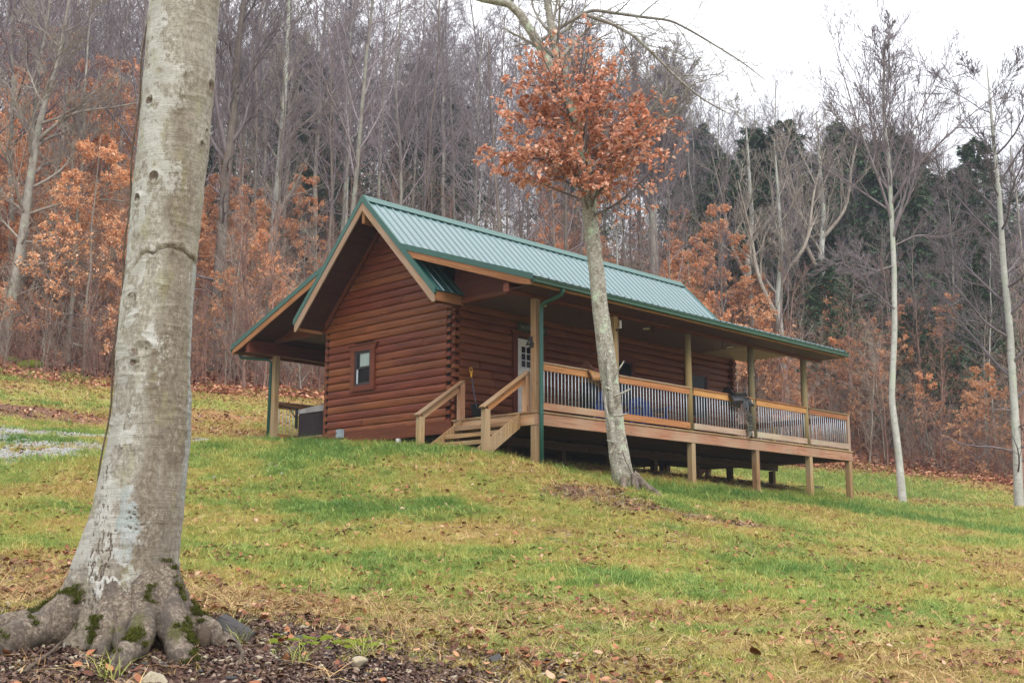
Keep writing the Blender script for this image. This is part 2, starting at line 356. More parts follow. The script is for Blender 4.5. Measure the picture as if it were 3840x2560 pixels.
def _fit():
    d = np.sqrt(((_C[:, None, :2]-_C[None, :, :2])**2).sum(-1)+_c0*_c0); n = len(_C); Pm = np.c_[np.ones(n), _C[:, :2]]
    A = np.block([[d-np.eye(n)*0.05, Pm], [Pm.T, np.zeros((3, 3))]]); return np.linalg.solve(A, np.r_[_C[:, 2], 0, 0, 0])
_w = _fit()
def H(x, y):
    x = np.asarray(x, float); y = np.asarray(y, float); o = _w[-3]+_w[-2]*x+_w[-1]*y
    for i in range(len(_C)): o = o+_w[i]*np.sqrt((x-_C[i, 0])**2+(y-_C[i, 1])**2+_c0*_c0)
    return o
def h1(x, y): return float(H(x, y))
FE = [(-40, 46), (22, 45), (27, 44), (33, 42.5), (40, 45), (48, 52), (57, 56.5), (62, 58.5), (69.3, 52), (100, 60)]   # bearing from the meadow's foot -> start of the wood
def forest_d(x, y):
    dx = np.asarray(x)-CAM[0]; dy = np.asarray(y)-CAM[1]; D = np.hypot(dx, dy); az = np.degrees(np.arctan2(dx, dy))
    return D-np.interp(az, [a for a, b in FE], [b for a, b in FE])
RV = (.698, -.715); DV = (.715, .698)
def ell(x, y, cx, cy, a, b, e=.35):
    dx = x-cx; dy = y-cy; u = dx*RV[0]+dy*RV[1]; v = dx*DV[0]+dy*DV[1]
    return 1-sst(np.sqrt((u/a)**2+(v/b)**2), 1-e, 1+e)
def seg(x, y, ax, ay, bx, by, r, e=.5):
    vx, vy = bx-ax, by-ay; t = np.clip(((x-ax)*vx+(y-ay)*vy)/(vx*vx+vy*vy), 0, 1); d = np.hypot(x-ax-t*vx, y-ay-t*vy)
    return 1-sst(d/r, 1-e, 1+e)
def cover(x, y):
    """green, dirt, forest, gravel, leafy, mulch  (0..1)"""
    n1 = fbm(x, y, 4.0, 1); n2 = fbm(x, y, 1.3, 5); n3 = fbm(x, y, .45, 9)
    wx = x+(n2-.5)*2.4+(n3-.5)*.9; wy = y+(n1-.5)*2.4+(n3-.5)*1.1
    fo = sst(forest_d(x, y)+(n2-.5)*6+(n3-.5)*2, -1.0, 1.2)
    g = .34+.9*(n1-.5)+.9*(n2-.5)+.35*(n3-.5)
    g = np.maximum.reduce([g, .70*ell(wx, wy, -6.0, -2.2, 2.4, .9, .8), .74*ell(wx, wy, -2.5, 2.2, 3.4, 1.5, .8), .80*seg(wx, wy, .6, -.9, 10, -1.6, .9, .8), .84*seg(wx, wy, 9, -1.9, 9.9, -4.8, 1.7, .8),
                           .85*seg(wx, wy, -9, 12, -6, 8, 1.0), .55*ell(wx, wy, -6.5, -8.5, 1.6, .8, .8), .7*seg(wx, wy, -3, 24, 6, 24, 2.2), .55*seg(wx, wy, 14, 1, 30, 10, 5), .8*seg(wx, wy, -.6, 7.4, -2.6, 3, .9)])
    du = np.maximum(np.maximum(.5-x, x-12.4), np.maximum(.6-y, y-7.0)); under = 1-sst(du+(n3-.5)*.8, -.4, .5)
    mul = np.maximum(ell(wx, wy, -12.8, -9.0, 2.0, 1.7, .8), ell(wx, wy, -12.0, -9.9, 1.7, .9, .8)*.6)
    d = np.maximum.reduce([under, mul, .98*seg(wx, wy, -1.7, -2.9, -1.0, -4.9, .85, .5), .7*seg(wx, wy, -1.0, -4.9, -.2, -6.2, .3, .8), .62*ell(wx, wy, -11.3, -8.4, 2.2, 1.9, .8)*(.6+.8*n3), .7*ell(wx, wy, -11.9, -5.2, 2.6, 1.5, .7), .85*ell(wx, wy, -3.4, 15.2, 7, 1.8, .5),
                           .45*ell(wx, wy, -7.9, -6.6, 1.7, .7, .6), .55*ell(wx, wy, -2.5, -6.9, 5, .8, .8), .5*ell(wx, wy, -9.3, -6.6, 2.6, 1.0, .8), .3*sst(n3, .62, .75), .6*ell(wx, wy, -9.2, -8.0, 1.6, .8, .8)*sst(n2, .4, .6)])
    gr = np.maximum.reduce([ell(wx, wy, -7.1, 7.0, 1.5, 2.0, .25), ell(wx, wy, -8.2, 9.5, 3.0, 2.3, .25), seg(wx, wy, -3.4, 7.1, .6, 9.6, .5, .5)*.8, seg(wx, wy, -2.6, 8.2, -7, 12.2, .8), seg(wx, wy, -1.7, 5.0, -1.6, 2.4, .16, .8)*.75])*sst(n3+n2*.3, .42, .6)
    lf = np.maximum.reduce([.6*ell(wx, wy, 1.0, 12.6, 5.5, 2.6, .6), .9*ell(wx, wy, 18, 1.5, 9, 2.6, .7), .8*sst(forest_d(wx, wy), -8, -.5), .5*seg(wx, wy, 2, 24, -4, 20, 1.5)])
    return np.clip(g, 0, 1), np.clip(d, 0, 1), fo, np.clip(gr, 0, 1), np.clip(lf, 0, 1), np.clip(mul, 0, 1)

def axis_pts(lo, hi, c0, c1, fine, grow):
    p = [c0]
    while p[-1] < c1: p.append(p[-1]+fine)
    s = fine
    while p[-1] < hi: s *= grow; p.append(p[-1]+min(s, 6))
    q = [c0]; s = fine
    while q[-1] > lo: s *= grow; q.append(q[-1]-min(s, 6))
    return np.array(q[::-1][:-1]+p)
xs = axis_pts(-70, 235, -17, 13, .16, 1.04); ys = axis_pts(-70, 235, -13, 11, .16, 1.04)
X, Y = np.meshgrid(xs, ys, indexing='ij'); xf = X.ravel(); yf = Y.ravel(); Z = H(xf, yf)
g_, d_, f_, gr_, l_, m_ = cover(xf, yf)
Z = Z+(fbm(xf, yf, .5, 3)-.5)*.05+(fbm(xf, yf, .16, 23, 2)-.5)*.03*(.4+d_)+f_*(fbm(xf, yf, 3, 31)-.5)*.7
nx, ny = len(xs), len(ys); i = np.arange(nx-1)[:, None]*ny; j = np.arange(ny-1)[None, :]
Fg = np.stack([i+j, i+ny+j, i+ny+j+1, i+j+1], -1).reshape(-1, 4)
me = bigmesh('ground', np.c_[xf, yf, Z], Fg, True, {'mask': np.c_[g_, d_, f_, gr_], 'mask2': np.c_[l_, m_, l_*0, l_*0+1]})
def groundmat():
    n = N('hillside ground', .9, .15); p = n.pos()
    a = n.attr('mask'); sep = n.new('SeparateColor'); n.L(a, sep.inputs[0]); at = n.new('Attribute'); at.attribute_name = 'mask'
    a2 = n.attr('mask2'); s2 = n.new('SeparateColor'); n.L(a2, s2.inputs[0])
    f1 = n.noise(p, 22, 4, .7); f2 = n.noise(p, 5, 4, .6); f3 = n.noise(p, 60, 3, .6)
    grass = n.ramp(n.math('ADD', n._ma(sep.outputs[0], .7, .0), n._ma(f1, .5, -.12)), [(.0, (.24, .16, .08)), (.3, (.27, .23, .075)), (.55, (.19, .21, .055)), (.9, (.06, .12, .035))])
    dirt = n.ramp(f1, [(.3, (.045, .024, .016)), (.5, (.12, .066, .042)), (.68, (.19, .115, .075)), (.8, (.26, .18, .13))])
    mul = n.ramp(f3, [(.3, (.022, .012, .010)), (.55, (.075, .038, .028)), (.75, (.15, .085, .06))])
    fl = n.ramp(n.noise(p, 9, 5, .75), [(.3, (.09, .035, .02)), (.5, (.24, .095, .05)), (.68, (.36, .16, .08)), (.85, (.46, .27, .16))])
    gv = n.ramp(n.voro(p, 26, 'F1', 'Color'), [(.1, (.16, .15, .14)), (.9, (.38, .37, .355))])
    def th(m, lo, hi, k=.5): return n.ramp(n.math('ADD', m, n._ma(f2, k, -k/2)), [(lo, 0.0), (hi, 1.0)])
    c = n.mix(th(sep.outputs[1], .35, .75), grass, dirt); c = n.mix(th(s2.outputs[1], .4, .7), c, mul)
    c = n.mix(n._ma(th(s2.outputs[0], .25, .7), .85, 0), c, fl); c = n.mix(at.outputs['Alpha'], c, gv); c = n.mix(th(sep.outputs[2], .35, .65), c, fl)
    n.col(c); n.bump(f3, .6, .03); return n.m
M['ground'] = groundmat()
tagit(link('ground', me, M['ground']), kind='structure', label='sloping lawn running up into leaf covered forest floor')

# ================================================================= LOG CABIN
W, WB, LX = 2.337, 6.652, 10.12          # porch wall y, back wall y, far gable x
DX = 12.16                               # deck length
cabin = thing('log_cabin', 'red brown log cabin with green metal roof and raised wooden porch on the slope', 'cabin')
CH = .172; Z0 = .09-CH                   # log course height
LP = [(-.05, .0), (0, .002), (.014, .006), (.025, .020), (.032, .055), (.033, .100), (.028, .140), (.016, .163), (0, .170), (-.05, .172)]
LP = [(a, b) for a, b in LP][::-1]
def logprof(jx=0, jz=0): return [(a*(1+jx) if a > 0 else a, b) for a, b in LP]
def add_log(parent, p, q):
    jx = rnd.uniform(-.25, .25)
    prism(logprof(jx), p, q, (0, 0, 1), smooth=False).obj('log', M['log'], parent)
def split(a, b, n):
    """cut a run a..b into pieces at loose joints"""
    if n <= 1 or b-a < 1.6: return [(a, b)]
    c = a+(b-a)*rnd.uniform(.22, .78); return [(a, c-.003), (c+.003, b)]
def wall(name, x0, x1, y0, y1, z0, z1): return box(x0, x1, y0, y1, z0, z1, c=0).obj(name, M['stain'], cabin)
# roof lines
RY, RZ = 4.405, 4.984; KY, KZ = 3.108, 3.672; TY = 2.018; M1 = (RZ-KZ)/(RY-KY); TZ = RZ-M1*(RY-TY)
EY, EZ = -.655, 2.401; M2 = (KZ-EZ)/(KY-EY); BY, BZ = 9.352, 2.273; M3 = (KZ-BZ)/(BY-(2*RY-KY)); KB = 2*RY-KY
def zmain(y): return RZ-M1*abs(y-RY)
# -- front gable wall (faces -x)
gw = extrude([(W+.05, -.25), (WB-.05, -.25), (WB-.05, 2.44), (KB+.35, 3.0), (RY, 4.72), (KY-.35, 3.0), (W+.05, 2.44)], 'x', .012, .06).obj('gable_wall', M['dark'], cabin)
fwall = box(.2, LX-.1, W+.012, W+.06, -.2, 2.47, c=0).obj('porch_wall', M['dark'], cabin)
WY0, WY1, WZ0, WZ1 = 4.88, 5.54, .95, 1.82
for k in range(0, 29):
    z = Z0+CH*k; zt = z+CH
    if zt < .05: continue
    if z < 2.28: a, b = (W+.165, WB-.165)
    else:
        hw = (4.80-zt)/M1
        if hw < .12: break
        a, b = max(RY-hw, W-.02), min(RY+hw, WB+.02)
    runs = [(a, b)]
    if zt > WZ0 and z < WZ1: runs = [(a, WY0), (WY1, b)]
    for r0, r1 in runs:
        for s0, s1 in split(r0, r1, 2 if rnd.random() < .55 else 1): add_log(gw, (0, s1, z), (0, s0, z))
    if z < 2.28:                                        # square notched log ends at both corners
        for yc in (W, WB):
            e0, e1 = (yc-.01, yc+.17) if yc == W else (yc-.17, yc+.01)
            box(-.036, .12, yc+.03 if yc == W else yc-.15, yc+.15 if yc == W else yc-.03, z+.035, z+.125, c=.006).obj('log_end', M['log'], gw)
            if k > 0 or True:
                s = -1 if yc == W else 1
                ya, yb = (yc-.045, yc+.10) if yc == W else (yc-.10, yc+.045)
                box(.015, .155, ya, yb, z+.035+CH/2, z+.125+CH/2, c=.006).obj('log_end', M['log'], gw)
    # porch wall log course
    if z < 2.42:
        runs = [(.175, LX-.16)]
        ops = []
        if z < 1.9: ops.append((1.78, 2.70))
        if zt > .82 and z < 1.80: ops += [(4.96, 5.86), (8.02, 8.94)]
        for o0, o1 in ops:
            nr = []
            for r0, r1 in runs:
                if o1 <= r0 or o0 >= r1: nr.append((r0, r1))
                else: nr += [(r0, o0), (o1, r1)]
            runs = nr
        for r0, r1 in runs:
            for s0, s1 in split(r0, r1, 2 if rnd.random() < .6 else 1): add_log(fwall, (s0, W, z), (s1, W, z))
        zz = z+(0.0 if k % 2 else .0)
        box(LX-.16, LX+.16, W-.04 if k % 2 else W-.03, W+.10, z+.02, z+.15, c=.02).obj('log_end', M['log'], fwall)
        if z < 2.25: box(LX-.11, LX+.05, W-.15, W-.04, z+.02+CH/2, z+.15+CH/2, c=.03).obj('log_end', M['log'], fwall)
# back and far walls: log siding joined (turned away from the camera)
bm_ = Mb()
for k in range(1, 15): prism(LP, (LX-.02, WB, Z0+CH*k), (.165, WB, Z0+CH*k), (0, 0, 1), bm_)
bm_.obj('back_wall', M['log'], cabin)
bm_ = Mb()
for k in range(1, 28):
    z = Z0+CH*k; hw = min((4.80-z-CH)/M1, (WB-W)/2-.03)
    if hw > .1: prism(LP, (LX, RY-hw, z), (LX, RY+hw, z), (0, 0, 1), bm_)
bm_.obj('far_gable_wall', M['log'], cabin)
box(.07, LX-.02, W+.07, WB-.07, -.26, -.20, c=0).obj('floor_slab', M['under'], cabin)
# base band under the logs
bb = box(-.03, .0, W-.02, WB+.02, -.265, .012, c=.003).obj('base_board', M['stain'], cabin); bb['label'] = 'wide stained band board under the logs'
# lattice skirt under the gable
sk = box(-.006, .004, 4.42, 5.56, -.75, -.27, c=0).obj('skirt_board', M['dark'], cabin)
for y in (4.45, 5.0, 5.53): box(-.03, -.008, y-.045, y+.045, -.75, -.27).obj('skirt_post', M['stain'], cabin)
lat = Mb()
for s in (-1, 1):
    for t in np.arange(4.1, 5.9, .11):
        p0, p1 = (t, -.72), (t+s*.44, -.28)
        if 4.42 < p0[0] < 5.56 and 4.42 < p1[0] < 5.56: board((-.016-.006*s, p0[0], p0[1]), (-.016-.006*s, p1[0], p1[1]), .018, .006, (1, 0, 0), 0, lat)
lat.obj('lattice', M['timber'], cabin)
box(-.05, .03, 3.94, 4.03, -.7, -.27).obj('white_pier_post', M['white'], cabin)
box(.1, .14, W+.1, 3.9, -.8, -.27, c=0).obj('skirt_board', M['dark'], cabin)
# -- gable window
wn = extrude([(4.79, .87), (4.93, .87), (4.93, 1.77), (4.79, 1.77)], 'x', -.072, -.012).obj('window_casing', M['stain'], cabin)
for poly, x0 in (([(5.49, .87), (5.63, .87), (5.63, 1.77), (5.49, 1.77)], -.072), ([(4.932, .87), (5.488, .87), (5.488, .995), (4.932, .995)], -.070),
             ([(4.79, 1.772), (5.63, 1.772), (5.70, 1.90), (4.70, 1.90)], -.076), ([(4.68, 1.902), (5.72, 1.902), (5.72, 1.922), (4.68, 1.922)], -.10)):
    extrude(poly, 'x', x0, -.012).obj('casing_board', M['stain'], wn)
def frame_x(x0, x1, ya, yb, za, zb, t, mt, parent, name='window_frame'):
    mb = Mb()
    box(x0, x1, ya, ya+t, za, zb, mb); box(x0, x1, yb-t, yb, za, zb, mb); box(x0, x1, ya+t, yb-t, zb-t, zb, mb); box(x0, x1, ya+t, yb-t, za, za+t, mb)
    return mb.obj(name, mt, parent)
frame_x(-.060, -.005, 4.932, 5.488, .997, 1.77, .028, M['sash'], wn)
frame_x(-.048, -.010, 4.962, 5.458, 1.37, 1.74, .03, M['sash'], wn, 'upper_sash')
frame_x(-.036, -.004, 4.962, 5.458, 1.027, 1.40, .035, M['sash'], wn, 'lower_sash')
box(-.030, -.024, 4.99, 5.43, 1.41, 1.72, c=0).obj('pane', M['glass'], wn)
box(-.034, -.031, 4.99, 5.33, 1.42, 1.715, c=0).obj('blind', M['blind'], wn)
box(-.018, -.012, 4.995, 5.42, 1.06, 1.37, c=0).obj('pane', M['glass'], wn)
box(-.050, -.037, 5.38, 5.43, 1.045, 1.36, c=.002).obj('pale_jamb_liner', M['galv'], wn)
# -- porch windows (face -y)
def win_y(x0, x1, z0, z1):
    c = box(x0-.13, x0, W-.072, W-.02, z0-.0, z1).obj('window_casing', M['stain'], cabin)
    box(x1, x1+.13, W-.072, W-.02, z0, z1).obj('casing_board', M['stain'], c)
    box(x0-.13, x1+.13, W-.070, W-.02, z0-.13, z0-.002).obj('casing_board', M['stain'], c)
    extrude([(x0-.14, z1+.002), (x1+.14, z1+.002), (x1+.2, z1+.13), (x0-.2, z1+.13)], 'y', W-.078, W-.02).obj('casing_board', M['stain'], c)
    mb = Mb(); t = .03
    for a in ((x0, x0+t, z0, z1), (x1-t, x1, z0, z1), (x0+t, x1-t, z1-t, z1), (x0+t, x1-t, z0, z0+t), (x0+t, x1-t, (z0+z1)/2-.02, (z0+z1)/2+.02)): box(a[0], a[1], W-.06, W-.01, a[2], a[3], mb)
    mb.obj('window_frame', M['sash'], c)
    box(x0+t, x1-t, W-.035, W-.03, z0+t, (z0+z1)/2-.02, c=0).obj('pane', M['glass'], c); box(x0+t, x1-t, W-.045, W-.04, (z0+z1)/2+.02, z1-t, c=0).obj('pane', M['glass'], c)
win_y(5.02, 5.81, .77, 1.85); win_y(8.10, 8.89, .77, 1.85)
# -- door
dr = box(1.87, 2.63, W-.05, W-.01, .02, 1.94).obj('door', M['white'], cabin)
dr['label'] = 'white entry door with a nine pane window'
for i, a in enumerate((1.97, 2.13, 2.29)):
    for b in (1.32, 1.475, 1.63): box(a+.012, a+.135, W-.062, W-.048, b+.01, b+.14, c=0).obj('pane', M['glass'], dr)
mb = Mb()
for a in (1.965, 2.122, 2.282, 2.437): box(a-.006, a+.016, W-.070, W-.051, 1.30, 1.79, mb)
for b in (1.303, 1.462, 1.617, 1.772): box(1.981, 2.435, W-.068, W-.051, b, b+.018, mb)
mb.obj('muntin_grid', M['white'], dr)
extrude([(1.98, .25), (2.2, .25), (2.2, 1.1), (1.98, 1.1)], 'y', W-.056, W-.049).obj('door_panel', M['white'], dr)
extrude([(2.28, .25), (2.5, .25), (2.5, 1.1), (2.28, 1.1)], 'y', W-.056, W-.049).obj('door_panel', M['white'], dr)
tube_obj('handle', [(2.57, W-.05, .95), (2.57, W-.10, .95), (2.50, W-.11, .95)], .012, M['galv'], dr)
dc = box(1.735, 1.865, W-.075, W-.02, .0, 1.99).obj('door_casing', M['stain'], cabin)
box(2.635, 2.75, W-.075, W-.02, .0, 1.99).obj('casing_board', M['stain'], dc)
extrude([(1.72, 1.992), (2.765, 1.992), (2.82, 2.10), (1.66, 2.10)], 'y', W-.08, W-.02).obj('casing_board', M['stain'], dc)

# -- roof
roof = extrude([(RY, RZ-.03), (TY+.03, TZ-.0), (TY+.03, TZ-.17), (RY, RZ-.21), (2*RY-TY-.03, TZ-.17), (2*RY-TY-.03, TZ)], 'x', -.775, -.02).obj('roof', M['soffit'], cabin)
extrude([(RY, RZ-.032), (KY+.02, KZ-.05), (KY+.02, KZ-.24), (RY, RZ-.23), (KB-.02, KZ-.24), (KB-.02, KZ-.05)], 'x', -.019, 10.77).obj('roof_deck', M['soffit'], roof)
# overhang soffit slats (thin lines run along the ridge)
for sgn in (1, -1):
    for i in range(16):
        t0 = .02+i/16*.96; t1 = t0+.96/16-.004
        ya, yb = TY+.05+(RY-.02-TY-.05)*t0, TY+.05+(RY-.02-TY-.05)*t1
        f = lambda y: (RY+sgn*(RY-y), zmain(y)-.205)
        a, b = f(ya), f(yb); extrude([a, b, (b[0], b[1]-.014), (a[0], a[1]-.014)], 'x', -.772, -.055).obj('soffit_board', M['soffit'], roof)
def sheet_prof(w, rib=.225, h=.020):
    P = []; n = max(1, int(round(w/rib)))
    x = 0
    for i in range(n):
        c = i*rib
        if i == 0: P += [(c, h), (c+.014, h), (c+.028, 0)]
        else: P += [(c-.028, 0), (c-.014, h), (c+.014, h), (c+.028, 0)]
        m = c+rib/2
        if m+.02 < w: P += [(m-.05, 0), (m-.045, .004), (m-.038, 0), (m+.038, 0), (m+.045, .004), (m+.05, 0)]
    P += [(w-.0281, 0), (w-.0141, h), (w-.0005, h)]
    return [(a, b) for a, b in P]+[(w-.0005, -.006), (0, -.006)]
scr = Mb()
def slope(x0, x1, lo, hi, sgn, nm='roof_panel', screws=True):
    """ribbed sheets from eave point lo=(y,z) to hi=(y,z)"""
    x = x0
    d = _n((0, hi[0]-lo[0], hi[1]-lo[1])); L = math.hypot(hi[0]-lo[0], hi[1]-lo[1]); nrm = np.array((0, -d[2], d[1])) if sgn > 0 else np.array((0, d[2], -d[1]))
    if nrm[2] < 0: nrm = -nrm
    while x < x1-.05:
        w_ = min(.9, x1-x); pr = sheet_prof(w_)
        if sgn > 0: p, q = (x, lo[0], lo[1]), (x, hi[0], hi[1])
        else: p, q = (x+w_, lo[0], lo[1]), (x+w_, hi[0], hi[1])
        # closed profile must run counter-clockwise
        prism(pr[::-1], p, q, (0, 0, 1)).obj(nm, M['roof'], roof)
        if screws and sgn > 0:
            for i in range(4):
                for t in np.arange(.06, L, .55):
                    c = np.array((x+i*.225+.04, lo[0], lo[1]))+d*t+nrm*.003
                    if c[0] < x1: prism(circle(.0085, 6), c, c+nrm*.008, (1, 0, 0), scr)
        x += w_+.0001
slope(-.78, 10.79, (EY, EZ), (KY+.03, KZ+.01), 1); slope(-.78, 10.79, (KY-.03, KZ-.03), (RY, RZ), 1)
slope(-.78, 10.79, (BY, BZ), (KB-.03, KZ+.01), -1); slope(-.78, 10.79, (KB+.03, KZ-.03), (RY, RZ), -1)
slope(-.78, .02, (TY-.03, TZ-.03), (KY-.1, KZ-.13), 1); slope(-.78, .02, (2*RY-TY+.03, TZ-.03), (KB+.1, KZ-.13), -1)
scr.obj('roof_screws', M['green'], roof)['kind'] = 'stuff'
cap = [(-.17, -.155), (-.17, -.148), (-.02, .012), (0, .02), (.02, .012), (.17, -.148), (.17, -.155), (0, .002)]
cap = [(a, b+.03) for a, b in cap]
x = -.80
while x < 10.8: prism(cap, (x, RY, RZ), (min(x+3.0, 10.81), RY, RZ)).obj('ridge_cap', M['green'], roof); x += 3.001
# rake trims: green flashing and wood fascia, mitred at the apex
for X0, s in ((-.78, -1), (10.79, 1)):
    def ex(poly, a, b, nm, mt):
        lo, hi = sorted((X0+s*a, X0+s*b)); extrude(poly, 'x', lo, hi).obj(nm, mt, roof)
    for m_ in (1, -1):
        fy = (lambda y: y) if m_ == 1 else (lambda y: 2*RY-y)
        o = lambda y, off: (fy(y), zmain(y)+off)
        ty = TY-.03
        ex([(RY, RZ+.045), o(ty, .045), o(ty-.005, -.06), o(ty+.03, -.115), (RY, RZ-.115)], -.0, .045, 'rake_trim', M['green'])
        ex([(RY, RZ-.117), o(ty+.032, -.117), (fy(ty+.032), zmain(ty)-.24), (fy(ty+.10), zmain(ty)-.24), (RY, RZ-.315)], .0, .032, 'rake_board', M['fascia'])
        if m_ == 1: e0, ez, k0, mm = EY, EZ, KY, M2
        else: e0, ez, k0, mm = BY, BZ, KB, -M3
        q = lambda y, off: (y, ez+mm*(y-e0)+off)
        d_ = 1 if m_ == 1 else -1
        ex([q(e0-.02*d_, .035), q(k0+.02*d_, .035), q(k0+.06*d_, -.085), q(e0-.02*d_, -.085)], -.004, .040, 'rake_trim', M['green'])
        ex([q(e0+.03*d_, -.087), q(k0-.02*d_, -.087), q(k0-.16*d_, -.225), q(e0+.38*d_, -.225), (q(e0+.03*d_, 0)[0], ez-.180)], -.008, .026, 'rake_board', M['eaveboard'])
box(-.775, -.05, RY-.045, RY+.045, 4.39, 4.70).obj('ridge_beam', M['eaveboard'], roof)
# frieze boards against the gable
for s_ in (1, -1):
    f = lambda y, off: (RY+s_*(RY-y), zmain(y)+off)
    extrude([f(RY-.0, -.22), f(W-.12, -.22), f(W-.12, -.36), f(RY-.0, -.36)], 'x', -.10, -.052).obj('frieze_board', M['stain'], cabin)
# lower main eave fascia and box beside the wall
box(-.765, -.0, TY+.002, TY+.032, TZ-.235, TZ-.045).obj('eave_fascia', M['eaveboard'], roof)
box(-.765, -.0, 2*RY-TY-.032, 2*RY-TY-.002, TZ-.235, TZ-.045).obj('eave_fascia', M['eaveboard'], roof)
extrude([(TY+.034, 2.34), (W-.03, 2.36), (W-.03, 2.50), (TY+.034, 2.42)], 'x', -.76, -.002).obj('eave_soffit', M['stain'], roof)
# porch roof decks, ceiling, beams
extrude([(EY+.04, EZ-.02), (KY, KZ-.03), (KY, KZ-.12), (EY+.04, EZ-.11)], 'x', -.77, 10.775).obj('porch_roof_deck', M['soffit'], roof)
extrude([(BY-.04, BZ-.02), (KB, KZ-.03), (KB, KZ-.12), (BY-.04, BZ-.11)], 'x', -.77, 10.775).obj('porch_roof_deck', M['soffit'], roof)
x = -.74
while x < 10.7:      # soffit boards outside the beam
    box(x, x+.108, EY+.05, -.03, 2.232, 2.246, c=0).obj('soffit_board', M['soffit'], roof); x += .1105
box(-.765, 10.76, EY+.012, EY+.046, 2.225, 2.335).obj('eave_board', M['eaveboard'], roof)
box(-.765, 10.76, BY-.046, BY-.012, 2.09, 2.2).obj('eave_board', M['eaveboard'], roof)
for y in (.05, 8.74): box(-.76, 10.81, y-.07, y+.07, 2.19 if y < 1 else 2.07, 2.37, c=.005).obj('porch_beam', M['stain'], cabin)
box(-.06, .06, .13, W-.05, 2.37, 2.46, c=.004).obj('tie_beam', M['stain'], cabin)
extrude([(.13, 2.461), (W-.05, 2.461), (W-.05, 3.28), (.13, 2.55)], 'x', .0, .03).obj('porch_gable_infill', M['stain'], cabin)
box(-.06, .06, WB+.05, 8.66, 2.37, 2.46, c=.004).obj('tie_beam', M['stain'], cabin)
extrude([(WB+.05, 2.461), (8.66, 2.461), (8.66, 2.55), (WB+.05, 3.28)], 'x', .0, .03).obj('porch_gable_infill', M['stain'], cabin)
for yy in (.9, 1.7): board((-.70, yy-.25, 2.80+.3*(yy-.9)), (-.03, yy-.25, 2.80+.3*(yy-.9)), .04, .09).obj('lookout_block', M['stain'], cabin)
cp = []
w0 = 2.19
for i in range(26):
    c = w0/25.0*i; cp.append((c-w0/2, .03*(1 if i % 2 else 0)))
cp = [(a, b) for a, b in cp]
for y0, x0_, x1_ in ((.13+w0/2-.01, .04, 10.75), (7.66, .04, 10.75)):
    P = cp+[(w0/2, .05), (-w0/2, .05)]
    prism(P, (x0_, y0, 2.460), (8.78, y0, 2.460)).obj('corrugated_ceiling', M['ceiling'], cabin); prism(P, (8.785, y0, 2.460), (x1_, y0, 2.460)).obj('corrugated_ceiling', M['ceilreflect'], cabin)['label'] = 'far end of the corrugated ceiling with reflected daylight painted in as a paler colour'
for cx_ in (1.55, 5.07, 8.46):
    prism(circle(.085, 20), (cx_, 1.24, 2.442), (cx_, 1.24, 2.460), (1, 0, 0)).obj('ceiling_light', M['lamp'], cabin)
# gutters and downspouts
gp = [(-.035, -.055), (.03, -.055), (.048, -.04), (.046, -.01), (.062, .012), (.066, .035), (.058, .036), (.052, .016), (.036, -.008), (.038, -.036), (.026, -.047), (-.028, -.047), (-.028, .035), (-.035, .035)]
prism(gp, (-.79, EY-.03, 2.315), (10.86, EY-.03, 2.315)).obj('gutter', M['gutter'], cabin)
prism(gp, (10.86, BY+.03, 2.20), (-.79, BY+.03, 2.20)).obj('gutter', M['gutter'], cabin)
ds = tube_obj('downspout', [(.03, -.68, 2.27), (.03, -.68, 2.20), (.035, -.64, 2.16), (.06, -.18, 2.07), (.075, -.09, 2.02), (.08, -.08, 1.94), (.08, -.08, .0), (.08, -.08, -1.12)], .040, M['green'], cabin, 10)
for z in (1.72, .31, -.08): tube_obj('downspout_band', [(.08, -.08, z), (.08, -.08, z+.02)], .0435, M['green'], ds, 10)
tube_obj('downspout', [(-.6, 9.36, 2.16), (-.58, 9.30, 2.02), (-.05, 8.87, 1.98), (0, 8.85, 1.9), (-.02, 8.85, -.3)], .038, M['green'], cabin, 10)
# -- deck
deck = box(.0, DX, .0, .036, -.262, -.034, c=.003).obj('deck', M['rimwood'], cabin); deck['label'] = 'raised porch deck with rim boards'
box(.002, .036, .038, W-.04, -.262, -.034).obj('rim_board', M['rimwood'], deck)
box(DX-.036, DX-.002, .038, 4.6, -.262, -.034).obj('rim_board', M['rimwood'], deck)
nb = 16; bw = (W+.03)/nb
for i in range(nb):
    y = -.025+i*bw; cuts = [-.025]+sorted(rnd.uniform(2, 10.5) for _ in range(2))+[DX+.025]
    for a, b in zip(cuts, cuts[1:]):
        if b-a > .3: box(a+.002, b-.002, y+.003, y+bw-.003, -.032, 0).obj('deck_board', M['lumber'], deck)
for i in range(15): box(10.2, DX+.02, W+.04+i*.148, W+.04+i*.148+.142, -.032, 0).obj('deck_board', M['lumber'], deck)
jm = Mb()
for i in range(29): board((.25+i*.42, .045, -.14), (.25+i*.42, W-.05, -.14), .038, .19, (0, 0, 1), 0, jm)
for y in np.arange(2.5, 4.5, .42): board((10.2, y, -.14), (12.1, y, -.14), .038, .19, (0, 0, 1), 0, jm)
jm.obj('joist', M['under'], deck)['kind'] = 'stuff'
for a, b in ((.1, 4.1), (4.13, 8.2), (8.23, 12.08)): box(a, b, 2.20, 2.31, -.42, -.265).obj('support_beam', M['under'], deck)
box(.02, DX-.0, 4.47, 4.56, -.262, -.034).obj('rim_board', M['under'], deck)
# back porch deck
bd = box(.0, 10.1, 8.80, 8.836, -.26, -.034).obj('back_deck', M['rimwood'], cabin)
box(.0, .036, WB+.03, 8.79, -.26, -.034).obj('rim_board', M['eaveboard'], bd)
for i in range(15): box(-.025, 10.1, WB+.02+i*.146, WB+.02+i*.146+.140, -.032, 0).obj('deck_board', M['lumber'], bd)
